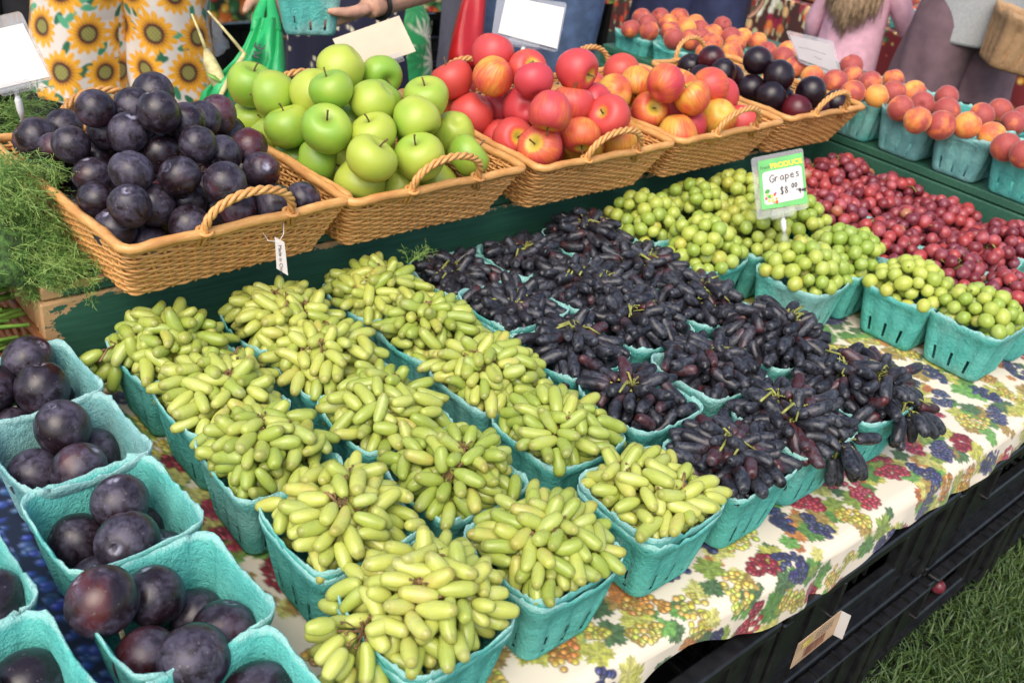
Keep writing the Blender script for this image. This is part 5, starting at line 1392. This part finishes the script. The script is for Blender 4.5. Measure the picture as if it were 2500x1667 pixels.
# 3 navy skirt, holding a pulp basket and a green bag
b = at_xy(835, 130, 2.62); yw = toward(b)
inv = (Matrix.Translation((b[0], b[1], GZ)) @ Matrix.Rotation(yw, 4, 'Z')).inverted()
LP = lambda px, py, d: inv @ at(px, py, d); LD = lambda v: (inv.to_3x3() @ Vector(v))
RV, UV_, FV = Vector(RGT), Vector(UPV), Vector(FWD)
wrA, wrB = LP(900, 18, 2.10), LP(662, -28, 2.22)
elA, elB = LP(1120, -60, 2.35), LP(655, -200, 2.42)
p3 = person('person in a navy dotted skirt holding an empty pulp basket and a green bag', b, yw, 1.68, 'skin', .0062,
            [(-1, elA, wrA, LD(-RV*1.0-UV_*.42), LD(UV_*1.0-FV*.35), .22, 1), (1, elB, wrB, LD(-UV_*1.0-RV*.15), LD(RV*.6-FV*.6), 1.0, -1)])
nv = Canvas(.8, .8, 3, lin(20,22,52)); r2_ = random.Random(6)
for k in range(520): nv.polar(r2_.uniform(0,.8), r2_.uniform(0,.8), .0058, lambda r, th, X, Y: np.clip((1-np.hypot(X*1.5, Y))*6, 0, 1), lin(225,215,190))
tube_cloth('skirt', [(1.0, 0, 0, .15, .115), (.88, 0, 0, .18, .14), (.60, 0, 0, .20, .17), (.38, 0, 0, .23, .20)], p3, vcol('navy_dot_print', .8), nv, 0, (.05, 17), 300, .005)
tube_cloth('blouse', [(1.42, 0, 0, .19, .12), (1.2, 0, 0, .18, .125), (.97, 0, 0, .17, .13)], p3, plain('teal_cloth', (.06,.25,.22), .8, 30, .1), None, 0, (.02, 5), 64, .02)
wt_ = thing('wrist_watch', 'black square wrist watch on the arm holding the pulp basket', 'watch', (0,0,0))
wd = (at(1120, -60, 2.35)-at(900, 18, 2.10)).normalized(); wc = at(900, 18, 2.10)+wd*.035
MB().tube([wc+Quaternion(wd, a) @ (UV_.cross(wd).normalized()*.0315) for a in np.linspace(0, 2*PI, 25)[:-1]], .0055, 6, closed=True).build('strap', MAT['black_plastic'], wt_, True)
wn_ = (-FV+UV_*.25); wn_ = (wn_-wd*wn_.dot(wd)).normalized(); qx = wd; qy = wn_.cross(qx)
MB().box(wc+wn_*.034, (.034, .040, .010), Matrix((qx, qy, wn_)).transposed().to_4x4(), bev=.003).build('watch_case', MAT['black_plastic'], wt_)
hbk = pulp(0, 0, 'empty turquoise pulp basket held up by the person in the navy skirt', None, rz=0); hb_c = at(757, 18, 2.08)
hbk.location = hb_c+Vector((0,0,-.052)); hbk.rotation_euler = (.10, .05, yw+.1)
# green carrier bag
bagm = plain('green_bag_film', (.015,.36,.11), .45, 14, .15, .25, 30, .006)
bt = thing('carrier_bag', 'bright green carrier bag lettered REUSE hanging from a hand', 'bag', (0,0,0)); mb = MB(); rings = []
for px, py, hw, th in ((652,48,30,.012), (650,80,38,.025), (646,115,46,.04), (636,155,60,.05), (616,195,82,.055), (602,228,104,.055), (596,256,108,.045), (592,276,84,.02)):
    c = at(px, py, 2.16); hw_ = hw*2.16/FPX
    rings.append([c+RV*hw_*math.cos(a)*(1+.06*math.sin(7*a+py*.02))+FV*th*math.sin(a)*(1+.35*math.sin(6*a+py*.03)+.2*math.sin(11*a)) for a in np.linspace(0, 2*PI, 61)[:-1]])
mb.loft(rings, False, True); mb.build('bag_body', bagm, bt, True)
for dx in (-14, 16):
    MB().tube([at(650+dx, 75, 2.15), at(648+dx*1.2, 40, 2.17), at(652+dx*.6, 5, 2.19), at(655, -28, 2.2)], [.022, .014, .010, .010], 8, flat=.35).build('bag_handle', bagm, bt, True)
def text_mesh(body, O, ex, ey, size, mat, parent, name, bold=0, shear=0):
    o = text(body, O, ex, ey, size, mat, parent, name, bold, shear); return o
bx_ = (at(632, 160, 2.10)-at(585, 255, 2.08)); text('REUSE', at(584, 262, 2.083)-FV*.006, bx_, -RV, .040, MAT['ink'], bt, 'bag_lettering'); text('& RE', at(618, 178, 2.085)-FV*.006, bx_, -RV, .034, MAT['ink'], bt, 'bag_lettering')
# corn beside the bag
hus = plain('dry_husk', (.55,.47,.22), .7, 40, .3, .3, 90, .003); leafg = plain('corn_leaf', (.16,.33,.05), .6, 40, .3)
for k, (stalk, ear, lab) in enumerate([([(468,35),(485,75),(503,122)], [(503,122),(512,150),(524,178),(540,215),(548,250)], 'pale corn ear in its husk left of the green bag'),
                                       ([(508,28),(545,70),(600,135)], [(598,130),(580,165),(556,200),(536,240),(528,268)], 'drooping dry corn husk in front of the green bag')]):
    t = thing('corn_ear', lab, 'corn', (0,0,0), 0, 'corn beside the green bag'); d = 2.12-.02*k
    MB().tube([at(x, y, d) for x, y in stalk], [.0025, .003, .0042], 6).build('stalk', hus, t, True)
    MB().tube([at(x, y, d) for x, y in ear], [.006, .015, .018, .015, .008] if k == 0 else [.004, .008, .006, .005, .003], 9).build('husk', hus, t, True)
    if k == 0: MB().tube([at(503, 178, d-.02), at(520, 188, d-.025), at(545, 205, d-.02)], [.001, .009, .002], 6, flat=.2).build('husk_leaf', leafg, t, True)
# crumpled clear bag behind
t_ = MB(); r2_ = random.Random(9); c = at(480, 70, 2.9); rings = []
for k in range(12):
    a0 = PI*k/11; rings.append([c+RV*(.075*math.sin(a0)*math.cos(a)*r2_.uniform(.75,1.2)+.05*math.cos(a0))+UV_*(.085*math.cos(a0)*-1+.01*r2_.random())+FV*.05*math.sin(a0)*math.sin(a)*r2_.uniform(.7,1.2) for a in np.linspace(0, 2*PI, 19)[:-1]])
t_.loft(rings, True, True); o = t_.build('plastic_bag', None, None, True); tt = NT('crumpled_film'); o.data.materials.append(tt.fin((.75,.78,.78), .12, None, Transmission_Weight=.55, Alpha=.6)); tag(o, 'crumpled clear plastic bag hanging behind the sunflower shorts', 'bag')
# 4 fern print tote
fc = Canvas(.6, .6, 3, lin(40,150,85)); r2_ = random.Random(14)
for k in range(60):
    x, y, a0 = r2_.uniform(0,.6), r2_.uniform(0,.6), r2_.uniform(0, 6.28)
    fc.polar(x, y, .07, lambda r, th, X, Y, a0=a0: np.clip(np.abs(np.cos(6*(th-a0)))*1.5-.75-(r-.55)*2.2, 0, 1)*(r < .98)*(np.cos(th-a0) > -.2), lin(215,215,190) if k % 2 else lin(25,120,65))
b4 = at(985, 40, 2.55); tt = thing('tote_bag', 'green tote with white fern print beside the grey shorts', 'bag', (b4.x, b4.y, 0), toward(b4))
tube_cloth('bag_body', [(b4.z+.05, 0, 0, .035, .03), (b4.z, 0, 0, .068, .05), (b4.z-.12, -.005, 0, .080, .055), (b4.z-.26, -.01, 0, .088, .06)], tt, vcol('fern_print', .6), fc, 0, (.05, 5), 160, .005)
MB().tube([(-.04, 0, b4.z), (-.06, -.02, b4.z+.1), (0, -.03, b4.z+.22), (.05, -.02, b4.z+.1), (.03, 0, b4.z)], .008, 6, flat=.3).build('bag_strap', MAT['black_plastic'], tt, True)
def simple_legs(t, m, rings, folds=(.03, 5), name='trouser_leg'):
    for sx in (-1, 1): tube_cloth(name, [(z, sx*x, 0, rx, ry) for z, x, rx, ry in rings], t, m, None, 0, folds, 80, .012)
side_arms = [(-1, (-.25,0,1.05), (-.25,.05,.80), (0,.1,-1), (1,0,0), .45, 1), (1, (.25,0,1.05), (.25,.05,.80), (0,.1,-1), (-1,0,0), .45, -1)]
# 5 grey shorts
b = at_xy(1158, 130, 3.4); p = person('person in grey knee shorts behind the red bag', b, toward(b)+PI/2, 1.72, 'skin', .012, side_arms)
simple_legs(p, plain('grey_cotton', (.20,.19,.23), .8, 40, .08), [(1.0,.05,.13,.12), (.84,.07,.13,.13), (.6,.095,.115,.12), (.42,.10,.11,.12)], name='shorts_leg')
tube_cloth('shirt', [(1.42, 0, 0, .20, .13), (1.2, 0, 0, .19, .14), (.93, 0, 0, .19, .145)], p, plain('plum_floral', (.25,.05,.09), .8, 60, .4), None, 0, (.02, 5), 64, .02)
# red bag
rb = plain('red_bag_film', (.55,.012,.016), .35, 14, .12, .25, 26, .006); t = thing('carrier_bag', 'tall red carrier bag hanging behind the red apples', 'bag', (0,0,0)); mb = MB(); rings = []
for px, py, hw in ((1168,-40,20), (1160,-10,28), (1150,40,34), (1142,90,38), (1136,140,42), (1133,170,38)):
    c = at(px, py, 2.62); rings.append([c+RV*hw*2.62/FPX*math.cos(a)+FV*.05*math.sin(a)*(1+.2*math.sin(3*a+py)) for a in np.linspace(0, 2*PI, 33)[:-1]])
mb.loft(rings, True, True); mb.build('bag_body', rb, t, True)
MB().tube([at(1160,-35,2.6), at(1172,-80,2.62), at(1180,-120,2.66)], [.02, .012, .010], 8, flat=.4).build('bag_handle', rb, t, True)
# 6 jeans
b = at_xy(1298, 110, 3.0); p = person('person in blue jeans and pink top behind the white card sign', b, toward(b), 1.66, 'skin', .0075, [(-1, (-.19,-.02,1.05), (-.175,.0,.80), (0,.1,-1), (1,0,0), .45, 1), (1, (.19,-.02,1.05), (.175,.0,.80), (0,.1,-1), (-1,0,0), .45, -1)])
jn = plain('blue_denim', (.075,.12,.22), .8, 25, .25, .3, 700, .0006); simple_legs(p, jn, [(.98,.05,.13,.12), (.84,.07,.128,.128), (.5,.095,.095,.10), (.08,.095,.085,.09)])
tube_cloth('top', [(1.42, 0, 0, .19, .12), (1.2, 0, 0, .18, .125), (.88, 0, 0, .185, .14)], p, plain('pink_cotton', (.60,.25,.36), .8, 30, .08), None, 0, (.02, 5), 64, .02)
# 7 navy trousers
b = at_xy(1680, 40, 3.7); p = person('person in navy trousers beyond the peaches', b, toward(b), 1.75, 'skin', .012, side_arms)
simple_legs(p, plain('navy_cotton', (.025,.032,.085), .8, 25, .2), [(1.0,.05,.135,.125), (.84,.075,.135,.13), (.5,.105,.115,.12), (.08,.105,.10,.11)])
tube_cloth('shirt', [(1.42, 0, 0, .20, .13), (1.2, 0, 0, .19, .14), (.90, 0, 0, .195, .145)], p, plain('white_cotton', (.7,.7,.7), .8, 30, .05), None, 0, (.02, 5), 64, .02)
# 8 girl in pink, seen from behind, reaching to the right
b = (3.72, 2.06); yw = math.atan2(b[1], b[0])-PI/2-.35
inv = (Matrix.Translation((b[0], b[1], GZ)) @ Matrix.Rotation(yw, 4, 'Z')).inverted(); k_ = 1.0/1.7
g1 = person('young girl in a pink long sleeved top with long hair, reaching for peaches', b, yw, 1.02, 'skin', .007, [(1, (.19,.06,.66), (.215,.20,.60), (.3,1,-.1), (0,0,-1), .5, 1), (-1, (-.165,-.01,.62), (-.165,.04,.48), (0,.1,-1), (1,0,0), .4, 1)])
pk_ = plain('pink_fleece', (.80,.46,.56), .9, 30, .10, .3, 200, .002)
tube_cloth('pink_top', [(.855, 0, 0, .075, .06), (.82, 0, 0, .115, .075), (.70, 0, 0, .118, .085), (.54, 0, 0, .125, .095), (.46, 0, 0, .130, .10)], g1, pk_, None, 0, (.03, 5), 90, .008)
def sleeve(parent, P, R_, mat, name='sleeve'): MB().tube(P, R_, 14).build(name, mat, parent, True)
sleeve(g1, [(.085,0,.815), (.13,.03,.76), (.188,.06,.66), (.20,.12,.63), (.214,.19,.603)], [.045,.044,.040,.036,.030], pk_); sleeve(g1, [(-.085,0,.815), (-.125,0,.74), (-.163,-.01,.62), (-.165,.03,.50)], [.045,.042,.038,.030], pk_)
tube_cloth('white_skirt', [(.48, 0, 0, .11, .09), (.36, 0, 0, .125, .10), (.27, 0, 0, .135, .11)], g1, plain('white_linen', (.72,.72,.74), .8, 30, .05), None, 0, (.04, 9), 90, .01)
# long loose hair down her back
hm = plain('light_brown_hair', (.36,.25,.155), .4, 60, .3, .2, 260, .002); r2_ = random.Random(17)
hc = MB(); rings = []
for z, rx, ry, y in ((1.03,.03,.03,0), (1.01,.06,.07,0), (.96,.07,.082,-.004), (.90,.076,.075,-.018), (.84,.095,.05,-.045), (.78,.10,.032,-.075), (.73,.085,.020,-.090), (.70,.05,.010,-.094)):
    rings.append([(rx*math.cos(a)*(1+.05*math.sin(9*a+z*20)), y+ry*math.sin(a)*(1+.08*math.sin(7*a)), z) for a in np.linspace(0, 2*PI, 41)[:-1]])
hc.loft(rings, True, True)
for k in range(300):
    x = r2_.uniform(-.10, .10); ze = .60+.10*abs(x/.1)+r2_.uniform(-.02, .06); ph = r2_.uniform(0, 6.28); y0_ = -.06-.045*(1-(x/.11)**2)
    hc.tube([(x*.95+.006*math.sin(ph+q*3.1)*q+.02*q*x/.1, y0_-.012*q+.004*math.sin(ph*2+q*4), .90+(ze-.90)*q) for q in (0, .25, .5, .75, 1)], [.003, .0036, .0032, .0024, .0005], 5)
ho = hc.build('long_hair', hm, g1, True)
# 9 man with mauve shorts
b = (3.70, 1.60); yw = math.atan2(b[1], b[0])-PI/2+.5
m1_ = person('person in a grey shirt and mauve shorts carrying an empty tan basket', b, yw, 1.50, 'skin_tan', .010, [(1, (.24,.0,.95), (.27,.20,.84), (.1,1,-.1), (-1,0,0), .9, -1), (-1, (-.23,.02,.95), (-.12,.18,.98), (.6,.6,.2), (0,-1,0), .5, 1)])
mv = plain('mauve_cotton', (.14,.085,.10), .8, 25, .12, .2, 400, .0008)
simple_legs(m1_, mv, [(.88,.045,.135,.12), (.76,.068,.138,.13), (.64,.095,.125,.13), (.49,.105,.130,.135)], (.045, 5), 'shorts_leg')
tube_cloth('shirt', [(1.28, 0, 0, .14, .10), (1.22, 0, 0, .19, .125), (1.0, 0, 0, .18, .14), (.70, 0, 0, .195, .155)], m1_, plain('grey_marl', (.33,.34,.34), .85, 120, .08), None, 0, (.02, 5), 80, .012)
bo = at(2478, 92, 3.3); MAT['pulp_tan'] = m_pulp('tan_pulp', (.44,.27,.14), (.34,.20,.10), (.5,.34,.2), (.45,.3,.17))
wbm = pulp_mesh(77); wbm.materials.append(MAT['pulp_tan'])
o = link('pulp_basket', wbm, None, None, bo+Vector((0,0,-.10)), (.12, -.05, .75)); o.scale = (1.45, 1.45, 1.75); tag(o, 'empty tan pulp basket carried at the right edge of the photo', 'basket')

# ------------------------------------------------------------------ lettering becomes plain mesh
bpy.context.view_layer.update()
dg = bpy.context.evaluated_depsgraph_get()
for o in [o for o in COL.objects if o.type == 'FONT']:
    me = bpy.data.meshes.new_from_object(o.evaluated_get(dg)); n = o.name; M_ = o.matrix_local.copy(); pa = o.parent
    bpy.data.objects.remove(o); k = bpy.data.objects.new(n, me); COL.objects.link(k); k.parent = pa; k.matrix_local = M_
